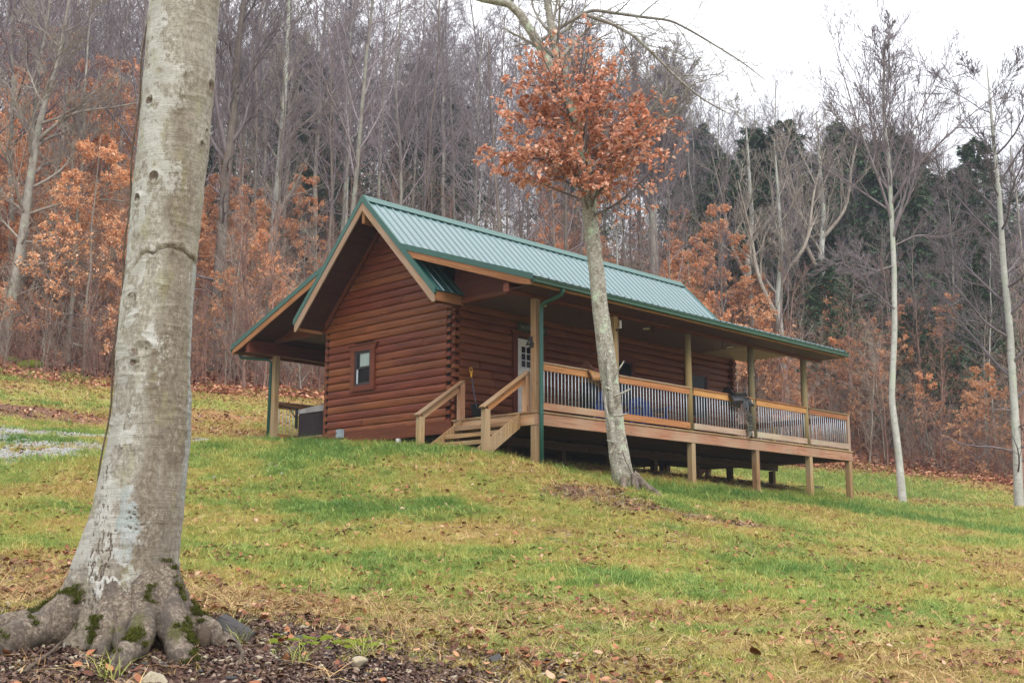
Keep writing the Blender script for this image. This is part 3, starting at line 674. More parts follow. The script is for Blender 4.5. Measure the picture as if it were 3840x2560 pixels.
# foundation posts
def post_sq(x, y, zb, zt, mt=None, nm='deck_post', s=.138): return box(x-s/2, x+s/2, y-s/2, y+s/2, zb, zt, c=.006).obj(nm, mt or M['lumber'], cabin)
for x in (.085, 2.6, 5.10, 7.66, 10.08, 12.07): post_sq(x, .08, h1(x, .08)-.25, -.264)
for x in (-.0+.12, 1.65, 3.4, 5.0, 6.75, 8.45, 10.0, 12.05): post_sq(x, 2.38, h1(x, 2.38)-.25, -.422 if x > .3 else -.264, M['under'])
for x, y in ((12.05, 4.5), (10.1, 4.5)): post_sq(x, y, h1(x, y)-.2, -.264)
for x in (1.0, 3.5, 6, 8, 9.9):
    for y in (4.5, 6.5): post_sq(x, y, h1(x, y)-.2, -.262, M['under'])
# roof posts
for x in (.085, 2.47): box(x-.068, x+.068, .0+.012, .148, .001, 2.189, c=.007).obj('porch_post', M['lumber'], cabin)['label'] = 'square porch post'
for x in (5.06, 7.59, 9.99):
    o = tube_obj('porch_post', [(x, .08, .001), (x+.003, .08, .8), (x-.004, .08, 1.6), (x, .08, 2.189)], [.083, .08, .077, .072], M['pole'], cabin, 18); o['label'] = 'round log porch post'
for x in (.07, 3.4, 6.8, 10.0): box(x-.068, x+.068, 8.672, 8.808, .001, 2.069, c=.007).obj('porch_post', M['lumber'], cabin)
# -- railings
bal = Mb(); prism(circle(.0095, 8), (0, 0, .12), (0, 0, .84), (1, 0, 0), bal, True); balme = bal.mesh('baluster'); balme.materials.append(M['galv'])
def rail(p, q, mats, inset=.0):
    """railing bay between two posts, p -> q at floor level"""
    p = np.array((p[0], p[1], 0.)); q = np.array((q[0], q[1], 0.)); d = _n(q-p); sd = np.cross(d, (0, 0, 1)); L = np.linalg.norm(q-p)
    f = board(p+(0, 0, .865)+sd*.0, q+(0, 0, .865), .036, .132).obj('railing', mats[0], cabin)
    cp_ = board(p-sd*.03+(0, 0, .948)-d*.02, q-sd*.03+(0, 0, .948)+d*.02, .135, .032).obj('rail_cap', mats[2], f)
    board(p+(0, 0, .11), q+(0, 0, .11), .036, .135).obj('bottom_rail', mats[1], f)
    n = int(round(L/.104)); 
    for i in range(n-1):
        c = p+d*L*(i+1)/n-sd*.027*0
        o = bpy.data.objects.new('baluster', balme); COL.objects.link(o); o.parent = f; o.location = (c[0]+rnd.uniform(-.002, .002), c[1], 0)
    return f
yr_ = .022
RM = {0: (M['railwood'], M['rimwood'], M['fascia']), 1: (M['railwood'], M['railwood'], M['fascia']), 2: (M['railwood'], M['railgrey'], M['eaveboard']), 3: (M['railwood'], M['railgrey'], M['fascia'])}
rail((.16, yr_), (2.40, yr_), RM[0]); rail((2.54, yr_), (4.985, yr_), RM[1]); rail((5.14, yr_), (7.515, yr_), RM[2])
rail((7.67, yr_), (9.92, yr_), RM[2]); rail((10.07, yr_), (12.0, yr_), (M['eaveboard'], M['railgrey'], M['pole']))
box(12.0, 12.125, .01, .135, -.0, .93, c=.006).obj('railing_post', M['fascia'], cabin)
rail((12.09, .14), (12.09, 2.27), (M['eaveboard'], M['railgrey'], M['fascia'])); box(12.02, 12.14, 2.27, 2.39, 0, .93, c=.006).obj('railing_post', M['lumber'], cabin)
rail((12.09, 2.39), (12.09, 4.4), (M['eaveboard'], M['railgrey'], M['fascia'])); box(12.02, 12.14, 4.4, 4.52, 0, .93, c=.006).obj('railing_post', M['lumber'], cabin)
rail((.14, 8.78), (3.33, 8.78), (M['eaveboard'], M['eaveboard'], M['fascia'])); rail((3.47, 8.78), (6.73, 8.78), (M['eaveboard'], M['eaveboard'], M['fascia']))
# -- stairs
gz = lambda x, y: h1(x, y)-.05
def stringer(y):
    return extrude([(-.0, -.012), (-.0, -.30), (-.82, -.86), (-1.10, -.98), (-1.10, -.74)], 'y', y-.019, y+.019)
sto = stringer(.42).obj('stairs', M['lumber'], cabin); sto['label'] = 'short wooden stairs with sloping handrails'
stringer(2.05).obj('stringer', M['lumber'], sto)
for k in range(4):
    z = -.185*(k+1)+.005; x1 = -.27*k-.0; xf_ = -.20-.265*k
    box(xf_-.02, xf_+.018, .442, 2.03, z-.085, z, c=.006).obj('tread', M['lumber'], sto)
    box(xf_+.020, xf_+.15, .442, 2.03, z-.038, z, c=.006).obj('tread', M['lumber'], sto)
    box(xf_+.154, xf_+.275, .442, 2.03, z-.038, z, c=.006).obj('tread', M['lumber'], sto)
for y, s_ in ((.31, 0), (2.14, 0)):
    box(-1.085, -.955, y-.062, y+.062, h1(-1, y)-.25, -.035, c=.006).obj('newel_post', M['lumber'], sto)
    box(.005, .125, y-.062, y+.062, .001, .755, c=.006).obj('newel_post', M['rimwood'], sto)
    prism(rect(.155, .034, .005), (-1.13, y, -.012), (.10, y, .785), (0, 0, 1)).obj('handrail', M['lumber'], sto)
    prism(rect(.036, .135, .004), (-.954, y+.02, -.005), (.004, y+.02, .623), (0, 0, 1)).obj('rail_board', M['railwood'] if y < 1 else M['rimwood'], sto)
for x, z in ((-.12, -.12), (-.22, -.19), (-.33, -.33), (-.5, -.42), (-.55, -.52), (-.7, -.62), (-.1, -.2)):
    prism(circle(.008, 8), (x, .401, z), (x, .392, z), (0, 0, 1)).obj('carriage_bolt', M['galv'], sto)
# back stair seen under the deck
extrude([(4.58, -.05), (5.9, -.95), (5.6, -1.0), (4.58, -.32)], 'x', 12.02, 12.06).obj('back_stringer', M['fascia'], cabin)

# ================================================================= THINGS ON AND ROUND THE CABIN
sg = box(1.84, 2.73, W-.115, W-.085, 2.09, 2.30).obj('welcome_sign', M['sign']); tagit(sg, 'dark wooden sign with the word welcome above the white door', 'sign')
fc = bpy.data.curves.new('lettering', 'FONT'); fc.body = 'welcome'; fc.size = .215; fc.extrude = .004; fc.align_x = 'CENTER'; fc.align_y = 'CENTER'
fo = bpy.data.objects.new('lettering', fc); COL.objects.link(fo); fc.materials.append(M['signtext']); fo.parent = None; bpy.context.view_layer.update(); lm = bpy.data.meshes.new_from_object(fo); bpy.data.objects.remove(fo); fo = link('lettering', lm); fo.location = (2.285, W-.119, 2.20); fo.rotation_euler = (math.pi/2, 0, 0); fo.parent = sg
mb = Mb(); y0 = .25
P4 = lambda pts: [(y0-a, 1.23+b) for a, b in pts]
extrude(P4([(.102, 0), (.162, 0), (.162, .212), (.102, .212)]), 'x', -.002, .010, mb)
extrude(P4([(.070, 0), (.195, 0), (.195, .034), (.070, .034)]), 'x', -.003, .009, mb)
extrude(P4([(.0, .050), (.20, .050), (.20, .092), (.0, .092)]), 'x', -.004, .008, mb)
extrude(P4([(.0, .08), (.045, .08), (.13, .20), (.12, .213), (.095, .213)]), 'x', -.0025, .0095, mb)
tagit(mb.obj('house_number', M['black']), 'black house number 4 fixed to the corner porch post', 'house number')
# shovel
sv = thing('snow_shovel', 'black snow shovel with yellow grip leaning against the log wall', 'shovel', loc=(.48, 2.05, 0))
gr = [(-.09, .13, .965), (-.125, .145, 1.04), (-.128, .145, 1.095), (-.085, .145, 1.105), (-.045, .145, 1.095), (-.05, .145, 1.04), (-.085, .13, .965)]
tube_obj('grip', gr, .015, M['yellow'], sv, 8); tube_obj('ferrule', [(-.087, .13, .90), (-.088, .132, .975)], .02, M['yellow'], sv, 10)
tube_obj('shaft', [(-.087, .13, .93), (-.04, .09, .55), (-.005, .03, .16)], .0135, M['steelblue'], sv, 10)
n_ = 14; A = []; 
for side in (0, 1):
    for i_ in range(n_):
        for j_ in range(n_):
            u, v = i_/(n_-1), j_/(n_-1); x = (u-.5)*.44*(1-.10*v); z = .005+.33*v; y = -.14+.17*v**.7-.05*(1-(2*u-1)**2)*-1*(1-v*.3)+.008*math.cos(u*38)+side*.006
            z += -.03*(1-(2*u-1)**2)*(1-v)*0+.03*(1-abs(2*u-1))*v
            A.append((x, y, z))
F1 = [(i_*n_+j_, (i_+1)*n_+j_, (i_+1)*n_+j_+1, i_*n_+j_+1) for i_ in range(n_-1) for j_ in range(n_-1)]
F2 = [tuple(n_*n_+a for a in f[::-1]) for f in F1]
rim = []
bd_ = [i_*n_ for i_ in range(n_)]+[(n_-1)*n_+j_ for j_ in range(1, n_)]+[i_*n_+n_-1 for i_ in range(n_-2, -1, -1)]+[j_ for j_ in range(n_-2, 0, -1)]
for a, b in zip(bd_, bd_[1:]+bd_[:1]): rim.append((a, b, b+n_*n_, a+n_*n_))
link('scoop', bigmesh('scoop', np.array(A), np.array(F1+F2+rim)), M['black'], sv)
# hot tub
ht = thing('hot_tub', 'dark brown hot tub with folded grey cover and black lifter arms on the back porch', 'hot tub', loc=(1.2, 7.4, 0))
box(-.93, .93, -.62, .60, .02, .60, c=.02).obj('tub_body', M['tub'], ht)
for i_ in range(24): box(-.945, -.931, -.60+i_*.05, -.60+i_*.05+.044, .03, .58, c=.002).obj('side_slat', M['tub'], ht)
extrude([(-.64, .605), (.63, .605), (.62, .70), (.1, .735), (-.62, .76)], 'x', -.96, .92).obj('cover', M['tubcover'], ht)
for y, x in ((.62, -.97), (-.30, -.2)):
    a = board((x, y+.02, .735), (x, y+1.0, .92), .03, .035).obj('lifter_arm', M['black'], ht)
    board((x, y+.03, .50), (x, y+.36, .80), .02, .025).obj('lifter_strut', M['black'], ht)
    box(x-.015, x+.015, y-.02, y+.07, .26, .74).obj('lifter_bracket', M['black'], ht)
# electrical disconnect
ub = box(-.145, -.032, 5.83, 6.0, -.13, .06, c=.008).obj('utility_box', M['grey']); tagit(ub, 'grey electrical disconnect box at the foot of the gable wall', 'utility box')
box(-.155, -.146, 5.845, 5.985, -.115, .045).obj('cover_plate', M['grey'], ub); box(-.166, -.156, 5.93, 5.975, -.03, -.018).obj('handle', M['black'], ub)
tube_obj('conduit', [(-.09, 5.95, -.13), (-.09, 5.95, -.5)], .014, M['grey'], ub); tube_obj('conduit', [(-.09, 5.88, -.13), (-.09, 5.88, -.24), (-.10, 5.85, -.30), (-.11, 5.82, -.5)], .016, M['grey'], ub)
# light on second post
pl = box(2.545, 2.60, -.03, .03, 1.95, 2.11, c=.008).obj('porch_lamp', M['white']); tagit(pl, 'white lamp box on the second porch post behind the slim tree', 'lamp')
box(2.535, 2.55, .0, .05, 1.98, 2.09).obj('mount', M['eaveboard'], pl); prism(circle(.026, 14), (2.47, .012, 1.90), (2.47, -.012, 1.90), (0, 0, 1)).obj('sensor', M['black'], pl)
tube_obj('cable', [(2.50, .006, 1.9), (2.51, .004, 1.4), (2.50, .004, .97)], .004, M['grey'], pl, 6)
# chains from the ceiling
for i_, (x, y, lab) in enumerate(((2.0, .57, 'dark chain hanging from the porch ceiling nearest the door'), (4.49, .61, 'dark chain hanging from the porch ceiling by the middle light'), (7.24, .64, 'dark chain hanging from the porch ceiling by the far light'))):
    tr = thing('hanging_chain', lab, 'chain', 'chains hanging from the porch ceiling', (x, y, 2.46))
    for k in range(7):
        c = -.02-k*.036; a = (1, 0) if k % 2 else (0, 1)
        pts = [(a[0]*.011*math.cos(t), a[1]*.011*math.cos(t), c+.024*math.sin(t)) for t in np.linspace(0, 2*math.pi, 9)]
        tube_obj('chain_link', pts, .0045, M['black'], tr, 6, False)
# adirondack chairs
def adirondack(loc, rot, lab):
    c = thing('adirondack_chair', lab, 'chair', 'blue chairs on the porch', loc); c.rotation_euler = (0, 0, rot)
    for i_ in range(6):
        y = -.30+i_*.092; z = .36-.022*i_; board((-.27, y, z), (.27, y, z), .082, .018).obj('seat_slat', M['blue'], c)
    for i_ in range(5):
        x = (i_-2)*.108; h = .98-.035*abs(i_-2)**1.6; hw = .049
        sl_ = Mb(); prof = [(-hw, 0), (hw, 0), (hw, h-.28-.03), (hw*.5, h-.28), (-hw*.5, h-.28), (-hw, h-.28-.03)]
        extrude(prof, 'y', 0, .018, sl_); V = [(x+a*(1+.15*cz), .20+b+cz*.36, .28+cz*.93) for a, b, cz in sl_.v]; sl_.v = V
        sl_.obj('back_slat', M['blue'], c)
    for s in (-1, 1):
        extrude([(-.42, .60), (.30, .60), (.34, .575), (.30, .575), (-.42, .575)], 'x', s*.33-.06, s*.33+.06).obj('arm', M['blue'], c)
        box(s*.30-.02, s*.30+.02, -.36, -.25, 0, .574).obj('leg', M['blue'], c)
        extrude([(-.36, .25), (-.36, .37), (.25, .27), (.52, .04), (.52, 0), (.42, 0)], 'x', s*.255-.012, s*.255+.012).obj('side_frame', M['blue'], c)
    board((-.31, .36, .54), (.31, .36, .54), .03, .07).obj('back_rail', M['blue'], c)
adirondack((5.08, 1.25, 0), -.42, 'blue slatted chair on the porch right of the slim tree'); adirondack((3.72, 1.2, 0), -.42, 'blue slatted chair mostly hidden behind the slim tree trunk')
ck = thing('covered_grill', 'tall black covered grill against the porch wall behind the railing', 'grill', loc=(3.62, 1.75, 0))
box(-.16, .16, -.15, .15, .05, 1.02, c=.04).obj('cover', M['black'], ck); box(-.13, .13, -.12, .12, 1.0, 1.08, c=.03).obj('lid', M['black'], ck)
box(-.05, .03, -.158, -.152, .26, .36, c=0).obj('tag', M['white'], ck)
for sx in (-.12, .12): box(sx-.02, sx+.02, -.1, .1, 0, .05).obj('foot', M['black'], ck)
# saddles on the rail
def grid(name, fn, nu, nv, th, mt, parent):
    V = []
    for s in (0, 1):
        for i_ in range(nu):
            for j_ in range(nv):
                p = fn(i_/(nu-1)*2-1, j_/(nv-1)*2-1); V.append((p[0], p[1], p[2]-s*th))
    F1 = [(i_*nv+j_, (i_+1)*nv+j_, (i_+1)*nv+j_+1, i_*nv+j_+1) for i_ in range(nu-1) for j_ in range(nv-1)]
    F2 = [tuple(nu*nv+a for a in f[::-1]) for f in F1]
    bd_ = [i_*nv for i_ in range(nu)]+[(nu-1)*nv+j_ for j_ in range(1, nv)]+[i_*nv+nv-1 for i_ in range(nu-2, -1, -1)]+[j_ for j_ in range(nv-2, 0, -1)]
    R_ = [(a, b, b+nu*nv, a+nu*nv) for a, b in zip(bd_, bd_[1:]+bd_[:1])]
    return link(name, bigmesh(name, np.array(V), np.array(F1+F2+R_)), mt, parent)
def saddle(loc, lab, ms, mk, k=1.0):
    s = thing('riding_saddle', lab, 'saddle', loc=loc)
    w_ = lambda u: .13*(1-.25*abs(u))
    grid('seat', lambda u, v: (u*.25*k, v*w_(u), .045+.11*max(0, -u)**2+.05*max(0, u)**2-.085*v*v+.01), 14, 11, .025, ms, s)
    grid('cantle', lambda u, v: (-.25*k-.05*(1+v)/2, math.sin(u*1.5)*.13, .02+.115*math.cos(u*1.5)*(.55+.45*v)+.02*v), 13, 7, .012, ms, s)
    grid('skirt', lambda u, v: (u*.31*k+.02, v*.20, .02-.24*v*v+.02*math.cos(3*u)), 14, 13, .012, mk, s)
    grid('fender', lambda u, v: ((.05+.085*u*(1+.2*v))*k, -.205-.01*math.cos(u), -.14-.17*(v*.5+.5)), 7, 7, .008, mk, s)
    for j_ in range(1): tube_obj('pommel', [(.22*k, 0, .05), (.235*k, 0, .11), (.25*k, 0, .15)], [.03, .022, .017], ms, s, 10)
    prism(circle(.035, 14), (.25*k, 0, .15), (.255*k, 0, .168), (1, 0, 0)).obj('horn', ms, s)
    pts = [(.05+.06*math.cos(t), -.215, -.37+.06*math.sin(t)) for t in np.linspace(0, 2*math.pi, 13)]
    tube_obj('stirrup', pts, .012, mk, s, 8, False)
    return s
saddle((1.80, .04, .975), 'tan and brown leather saddle on the rail behind the slim tree trunk', M['leatherd'], M['leather'])
s2 = saddle((6.86, .03, .97), 'black saddle draped over the rail beside a round porch post', M['blackleather'], M['blackleather'], 1.35)
g = grid('saddle_bag', lambda u, v: (.36+.10*u*(1-.45*max(0, -v)**2), -.10-.035*math.cos(u*1.4), -.62+.28*v+.0*u), 11, 19, .03, M['camo'], s2)
for i_ in range(5): box(.27, .45, -.155, -.142, -.80+i_*.075, -.80+i_*.075+.028).obj('bag_strap', M['blackleather'], s2)
tube_obj('hanging_strap', [(.33, -.12, -.05), (.34, -.13, -.22), (.36, -.13, -.36)], .018, M['blackleather'], s2); tube_obj('hanging_strap', [(.38, -.13, -.85), (.40, -.12, -.92), (.40, -.12, -.99)], [.03, .025, .015], M['blackleather'], s2)
tb = box(14.35, 15.1, 2.55, 3.0, h1(14.7, 2.8)-.1, h1(14.7, 2.8)+.17, c=.01).obj('timber_edging', M['timber']); tagit(tb, 'low dark timber box on the grass behind the far deck posts', 'timber')

# ================================================================= TREES
rg = np.random.default_rng(11)
def grow(P, R, n, t0, t1, L, ang, up, jit, K, rr=.62, tip=.25, rmin=.004, az=None, lshape=.5):
    N_, K0, _ = P.shape
    t = (t0+(t1-t0)*((np.arange(n)[None, :]+rg.random((N_, n)))/n))
    ft = t*(K0-1); i0 = np.minimum(ft.astype(int), K0-2); f = (ft-i0)[..., None]; ii = np.arange(N_)[:, None]
    b = P[ii, i0]*(1-f)+P[ii, i0+1]*f; T = P[ii, i0+1]-P[ii, i0]; T /= np.linalg.norm(T, axis=-1, keepdims=True)+1e-9
    r0 = (R[ii, i0]*(1-f[..., 0])+R[ii, i0+1]*f[..., 0])*rr*(.8+.4*rg.random((N_, n)))
    ref = np.where(np.abs(T[..., 2:3]) > .9, np.array([1., 0, 0]), np.array([0, 0, 1.])); A = np.cross(T, ref); A /= np.linalg.norm(A, axis=-1, keepdims=True); B = np.cross(T, A)
    ph = (np.arange(n)[None, :]*2.399+rg.random((N_, 1))*6.28+rg.normal(0, .5, (N_, n)))
    a = np.radians(ang)*(.75+.5*rg.random((N_, n)))
    d = np.cos(a)[..., None]*T+np.sin(a)[..., None]*(np.cos(ph)[..., None]*A+np.sin(ph)[..., None]*B)
    PL = np.linalg.norm(P[:, 1:]-P[:, :-1], axis=-1).sum(1)[:, None]
    Lc = (L if L > 0 else -L*PL)*(1-lshape*(t-t0)/(max(t1-t0, .01)))*(.65+.6*rg.random((N_, n)))
    M_ = N_*n; d = d.reshape(M_, 3); p = b.reshape(M_, 3); Lc = Lc.reshape(M_); r0 = r0.reshape(M_)
    out = np.zeros((M_, K, 3)); out[:, 0] = p
    for k in range(1, K):
        d = d+np.array([0, 0, up])+rg.normal(0, jit, (M_, 3)); d /= np.linalg.norm(d, axis=1, keepdims=True)
        out[:, k] = out[:, k-1]+d*(Lc/(K-1))[:, None]
    rad = np.maximum(r0[:, None]*(1-(1-tip)*np.linspace(0, 1, K)[None, :]), rmin)
    return out, rad
def trunkpath(H_, r, K=16, lean=.02, wob=.05, top=.25):
    z = np.linspace(-.3, H_, K); x = np.cumsum(rg.normal(lean, wob, K))*H_/K; y = np.cumsum(rg.normal(0, wob, K))*H_/K; x -= x[0]; y -= y[0]
    R = r*(1-(1-top)*np.linspace(0, 1, K)**.9); R[0] *= 1.35; R[1] *= 1.05 if K < 20 else 1
    return np.stack([x, y, z], -1)[None], R[None]
def tree_meshes(H_=17, r=.15, crown=.42, nl=15, ll=.30, la=42, lup=.09, n2=7, n3=7, n4=5, tw=.005, fork=0):
    P0, R0 = trunkpath(H_, r); parts = []
    P1, R1 = grow(P0, R0, nl, crown, .98, H_*ll, la, lup, .10, 8, .55, .2, .008)
    P2, R2 = grow(P1, R1, n2, .2, .98, -.48, 38, .06, .13, 6, .6, .25, .006)
    P3, R3 = grow(P2, R2, n3, .15, 1, -.50, 34, .05, .14, 4, .6, .4, tw)
    parts += [tubes(P1, R1, 6), tubes(P2, R2, 4), tubes(P3, R3, 3)]
    if n4: P4, R4 = grow(P3, R3, n4, .15, 1, -.55, 30, .05, .15, 3, .7, .6, tw); parts.append(tubes(P4, R4, 3))
    # dead lower stubs
    P5, R5 = grow(P0, R0, 7, .12, crown, H_*.09, 70, .02, .18, 5, .22, .3, .008); P6, R6 = grow(P5, R5, 5, .2, 1, -.5, 45, .02, .2, 4, .6, .4, tw)
    parts += [tubes(P5, R5, 4), tubes(P6, R6, 3)]
    V, F = joinVF(parts); tv, tf = tubes(P0, R0, 10)
    return bigmesh('trunk', tv, tf), bigmesh('crown', V, F), (P3, P2)
def leafquads(C, D, size, fold=.35, hi=False, hang=.4):
    """C points, D growth directions -> folded oval leaves"""
    n = len(C); d = D+rg.normal(0, .55, (n, 3))+np.array([0, 0, -hang]); d /= np.linalg.norm(d, axis=1, keepdims=True)
    s = np.cross(d, rg.normal(0, 1, (n, 3))+np.array([0, 0, 2.0])); s /= np.linalg.norm(s, axis=1, keepdims=True)+1e-9; u = np.cross(s, d)
    L = (size*(.65+.6*rg.random(n)))[:, None]; w_ = L*.36; fd = L*fold*.35
    if not hi:
        V = np.stack([C, C+d*L*.5+s*w_+u*fd, C+d*L, C+d*L*.5-s*w_+u*fd], 1); b = (np.arange(n)*4)[:, None]
        return V.reshape(-1, 3), np.concatenate([b+np.array([[0, 1, 2, 3]])])
    rows = [(0, 0), (.25, .30), (.55, .36), (.85, .18), (1.0, 0)]
    V = []
    for t, wd in rows[1:-1]:
        c = C+d*L*t-u*L*.10*t*t*2; V += [c+s*L*wd+u*fd*wd*3, c, c-s*L*wd+u*fd*wd*3]
    V = [C]+V+[C+d*L-u*L*.22]; V = np.stack(V, 1); b = (np.arange(n)*11)[:, None]
    q = np.concatenate([b+np.array([[1, 4, 5, 2]]), b+np.array([[2, 5, 6, 3]]), b+np.array([[4, 7, 8, 5]]), b+np.array([[5, 8, 9, 6]])])
    t_ = np.concatenate([b+np.array([[0, 1, 2]]), b+np.array([[0, 2, 3]]), b+np.array([[7, 10, 8]]), b+np.array([[8, 10, 9]])])
    return V.reshape(-1, 3), [q, t_]
def along(P, n, t0=.1):
    N_, K, _ = P.shape; t = (t0+(1-t0)*rg.random((N_, n)))*(K-1); i0 = np.minimum(t.astype(int), K-2); f = (t-i0)[..., None]; ii = np.arange(N_)[:, None]
    return (P[ii, i0]*(1-f)+P[ii, i0+1]*f).reshape(-1, 3), (P[ii, i0+1]-P[ii, i0]).reshape(-1, 3)/(np.linalg.norm((P[ii, i0+1]-P[ii, i0]).reshape(-1, 3), axis=1, keepdims=True)+1e-9)

# ---- the great beech in front
BZc = [1.30, 1.10, .46, -.26, -.78, -1.37, -1.94, -2.22, -2.5, -2.72, -3.0, -3.6]
BX = [-12.345, -12.35, -12.37, -12.39, -12.40, -12.42, -12.42, -12.44, -12.46, -12.48, -12.49, -12.5]
BYc = [-8.24, -8.24, -8.23, -8.21, -8.21, -8.2, -8.2, -8.19, -8.18, -8.17, -8.17, -8.17]
BR = [.238, .24, .245, .242, .238, .243, .258, .268, .28, .288, .30, .32]
zg = h1(-12.48, -8.3)
nz, nth = 520, 260
zz = np.linspace(1.6, zg-.35, nz); fi = lambda A: np.interp(-zz, [-q for q in BZc], A)
cx_, cy_, r_ = fi(BX), fi(BYc), fi(BR)
ph = (np.arange(nth)/nth*2-1)*math.pi
Zg, Ph = np.meshgrid(zz, ph, indexing='ij'); deg = np.degrees(Ph); hgt = np.maximum(Zg-zg, -.3)
cv = (-.478, -.878); ev = (.878, -.478)
RRt = r_[:, None]*np.ones_like(Ph)
def lobe(d0, w_, k=0): dd = (deg-d0+180) % 360-180; return np.exp(-(dd/w_)**2)
for d0, w_, a, hs in ((-88, 20, .30, .30), (-50, 15, .13, .22), (-30, 11, .10, .17), (-5, 16, .10, .24), (28, 15, .11, .22), (72, 15, .10, .20), (115, 22, .2, .25), (170, 25, .25, .25), (-140, 22, .28, .28)):
    RRt += a*lobe(d0, w_)*np.exp(-np.maximum(hgt, 0)/hs)
RRt += .02*np.sin(np.radians(deg*2+40))*1.0*np.exp(-((Zg+.5)/1.5)**2)+.008*np.sin(Zg*3.1+deg*.02)
arc = deg*.0042; xs_, zs_ = np.radians(deg)*.25, Zg
n_a = fbm(xs_*1.0+9, zs_*1.0, .22, 41); n_b = fbm(xs_+5, zs_*1, .06, 43, 3); n_h = fbm(xs_*.35+3, zs_*6, .10, 47, 4); n_v = fbm(xs_*6+3, zs_*.5, .25, 53, 4); n_c = fbm(xs_*1.4+20, zs_*.5, .5, 59)
RRt += (n_a-.5)*.016+(n_b-.5)*.005+(n_h-.5)*.006
lowr = np.exp(-np.maximum(hgt, 0)/.35); RRt += lowr*((fbm(xs_*2.2, zs_, .10, 61)-.5)*.045+(fbm(xs_*5, zs_*2.2, .08, 67)-.5)*.02)
crack = np.zeros_like(Ph); moss = np.zeros_like(Ph)
for s_, z_, w_, h_, a in ((-.72, .28, 8, .035, 1), (-.40, -.26, 9, .04, 1), (-.86, -.39, 10, .035, 1), (.80, .43, 8, .05, 1.3), (.82, .10, 5, .03, .8), (.72, .0, 6, .03, .8), (-.30, -1.41, 17, .05, 1), (-.45, -1.50, 9, .022, .7), (-.75, -1.08, 14, .05, .5)):
    p0 = math.degrees(math.asin(s_)); q = np.sqrt(((deg-p0)/w_)**2+((Zg-z_)/h_)**2)
    RRt += .011*a*np.exp(-((q-1)/.3)**2)*(.5+n_b)-.009*a*np.exp(-(q/.6)**2)+.0035*a*np.sin(q*11+n_a*6)*np.exp(-q); crack = np.maximum(crack, np.maximum(.95*np.exp(-((q-.8)/.2)**2)*sst(n_b, .3, .6), .85*(1-sst(q, .45, .8))*sst(n_b+.25*n_a, .5, .7)))
zr = -.80+.09*(1-((deg-15)/62)**2)+.012*np.sin(deg*.13)+.05*(fbm(xs_*3, xs_*0+2, .2, 97)-.5); on_ = sst(deg, -62, -48)*(1-sst(deg, 62, 76))
RRt += on_*(.011*np.exp(-((Zg-zr)/.03)**2)-.009*np.exp(-((Zg-zr+.03)/.012)**2)-.012*np.exp(-((Zg-zr+.12)/.10)**2)); crack = np.maximum(crack, on_*.9*np.exp(-((Zg-zr+.028)/.009)**2)*(.35+1.1*n_b))
for k in range(46):                       # short horizontal wrinkles
    z_ = rnd.uniform(-2.9, 1.3) if k < 20 else rnd.uniform(-1.9, -.95); p0 = rnd.uniform(-90, 90); w_ = rnd.uniform(8, 32)
    m_ = np.exp(-((deg-p0)/w_)**4); zc = z_+.012*np.sin((deg-p0)/w_*1.8+k); RRt += m_*(.005*np.exp(-((Zg-zc)/.009)**2)); crack = np.maximum(crack, m_*.45*np.exp(-((Zg-zc+.008)/.005)**2))
for s_, z_, w_, h_, v in ((-.05, -2.44, 13, .045, 0), (.05, -2.53, 15, .018, 0), (-.15, -2.47, 8, .02, 0), (-.55, -2.56, 12, .012, 0), (-.85, -2.25, 8, .10, 1), (-.8, -2.48, 12, .16, 1), (-.62, -2.72, 16, .20, 1), (-.5, -2.95, 14, .15, 1), (-.65, -2.05, 4, .035, 1)):
    p0 = math.degrees(math.asin(s_)); q = np.sqrt(((deg-p0)/w_)**2+((Zg-z_)/h_)**2); m_ = sst(1.25-q+(n_b-.5)*1.2, 0, .4)
    t_ = 1-sst(np.abs(fbm(xs_*5, zs_*.8, .07, 73, 3)-.5), .01, .06) if v else 1-sst(np.abs(fbm(xs_*1.0, zs_*3.2, .05, 71, 3)-.5), .015, .08)
    RRt += m_*(.25-t_)*.010; crack = np.maximum(crack, m_*(.16+.80*t_))
lic = .85*np.clip(sst(n_a+n_b*.5, .62, .92)*(.5+.5*sst(-deg, -30, 40))+sst(-deg, -5, 45)*sst(Zg, -1.2, .2)*sst(n_b, .42, .6)*.9+.35*sst(-deg, 10, 60), 0, 1)
brn = np.clip((sst(deg, -22, 12)*(1-.8*sst(deg, 62, 76)))*(.30+1.1*(n_c-.3)+.5*(n_a-.5))+.3*sst(n_c, .5, .7)+lowr*.8, 0, 1)
blu = np.clip(sst(1.3-np.abs(deg+8+6*np.sin(Zg*5)+(n_c-.5)*40)/17, 0, .9)*sst(-Zg+(n_a-.5)*1.2, 1.7, 2.5)*sst(n_a, .3, .5)+sst(deg+n_a*14, 50, 72)*sst(-Zg+n_a, .5, 1.5)*.7+sst(n_a, .56, .66)*sst(1.2-np.abs(deg+12)/26, 0, 1)*sst(-Zg, .3, .9)*.7, 0, 1)*sst(hgt+(n_c-.5)*.9+(n_b-.5)*.3, .25, 1.0)*.75
moss = np.clip(lowr*sst(fbm(xs_*1.6+40, zs_, .12, 83)+.25*lobe(-92, 18)+.25*lobe(-42, 8)+.35*lobe(52, 8)-.1, .55, .68)+sst(deg, 45, 60)*(1-sst(deg, 76, 88))*0, 0, 1)
Xb = cx_[:, None]+RRt*(np.cos(Ph)*cv[0]+np.sin(Ph)*ev[0]); Yb = cy_[:, None]+RRt*(np.cos(Ph)*cv[1]+np.sin(Ph)*ev[1])
ii = (np.arange(nz-1)*nth)[:, None]; jj = np.arange(nth)[None, :]; j2 = (jj+1) % nth
Fb = np.stack([ii+jj, ii+j2, ii+nth+j2, ii+nth+jj], -1).reshape(-1, 4)
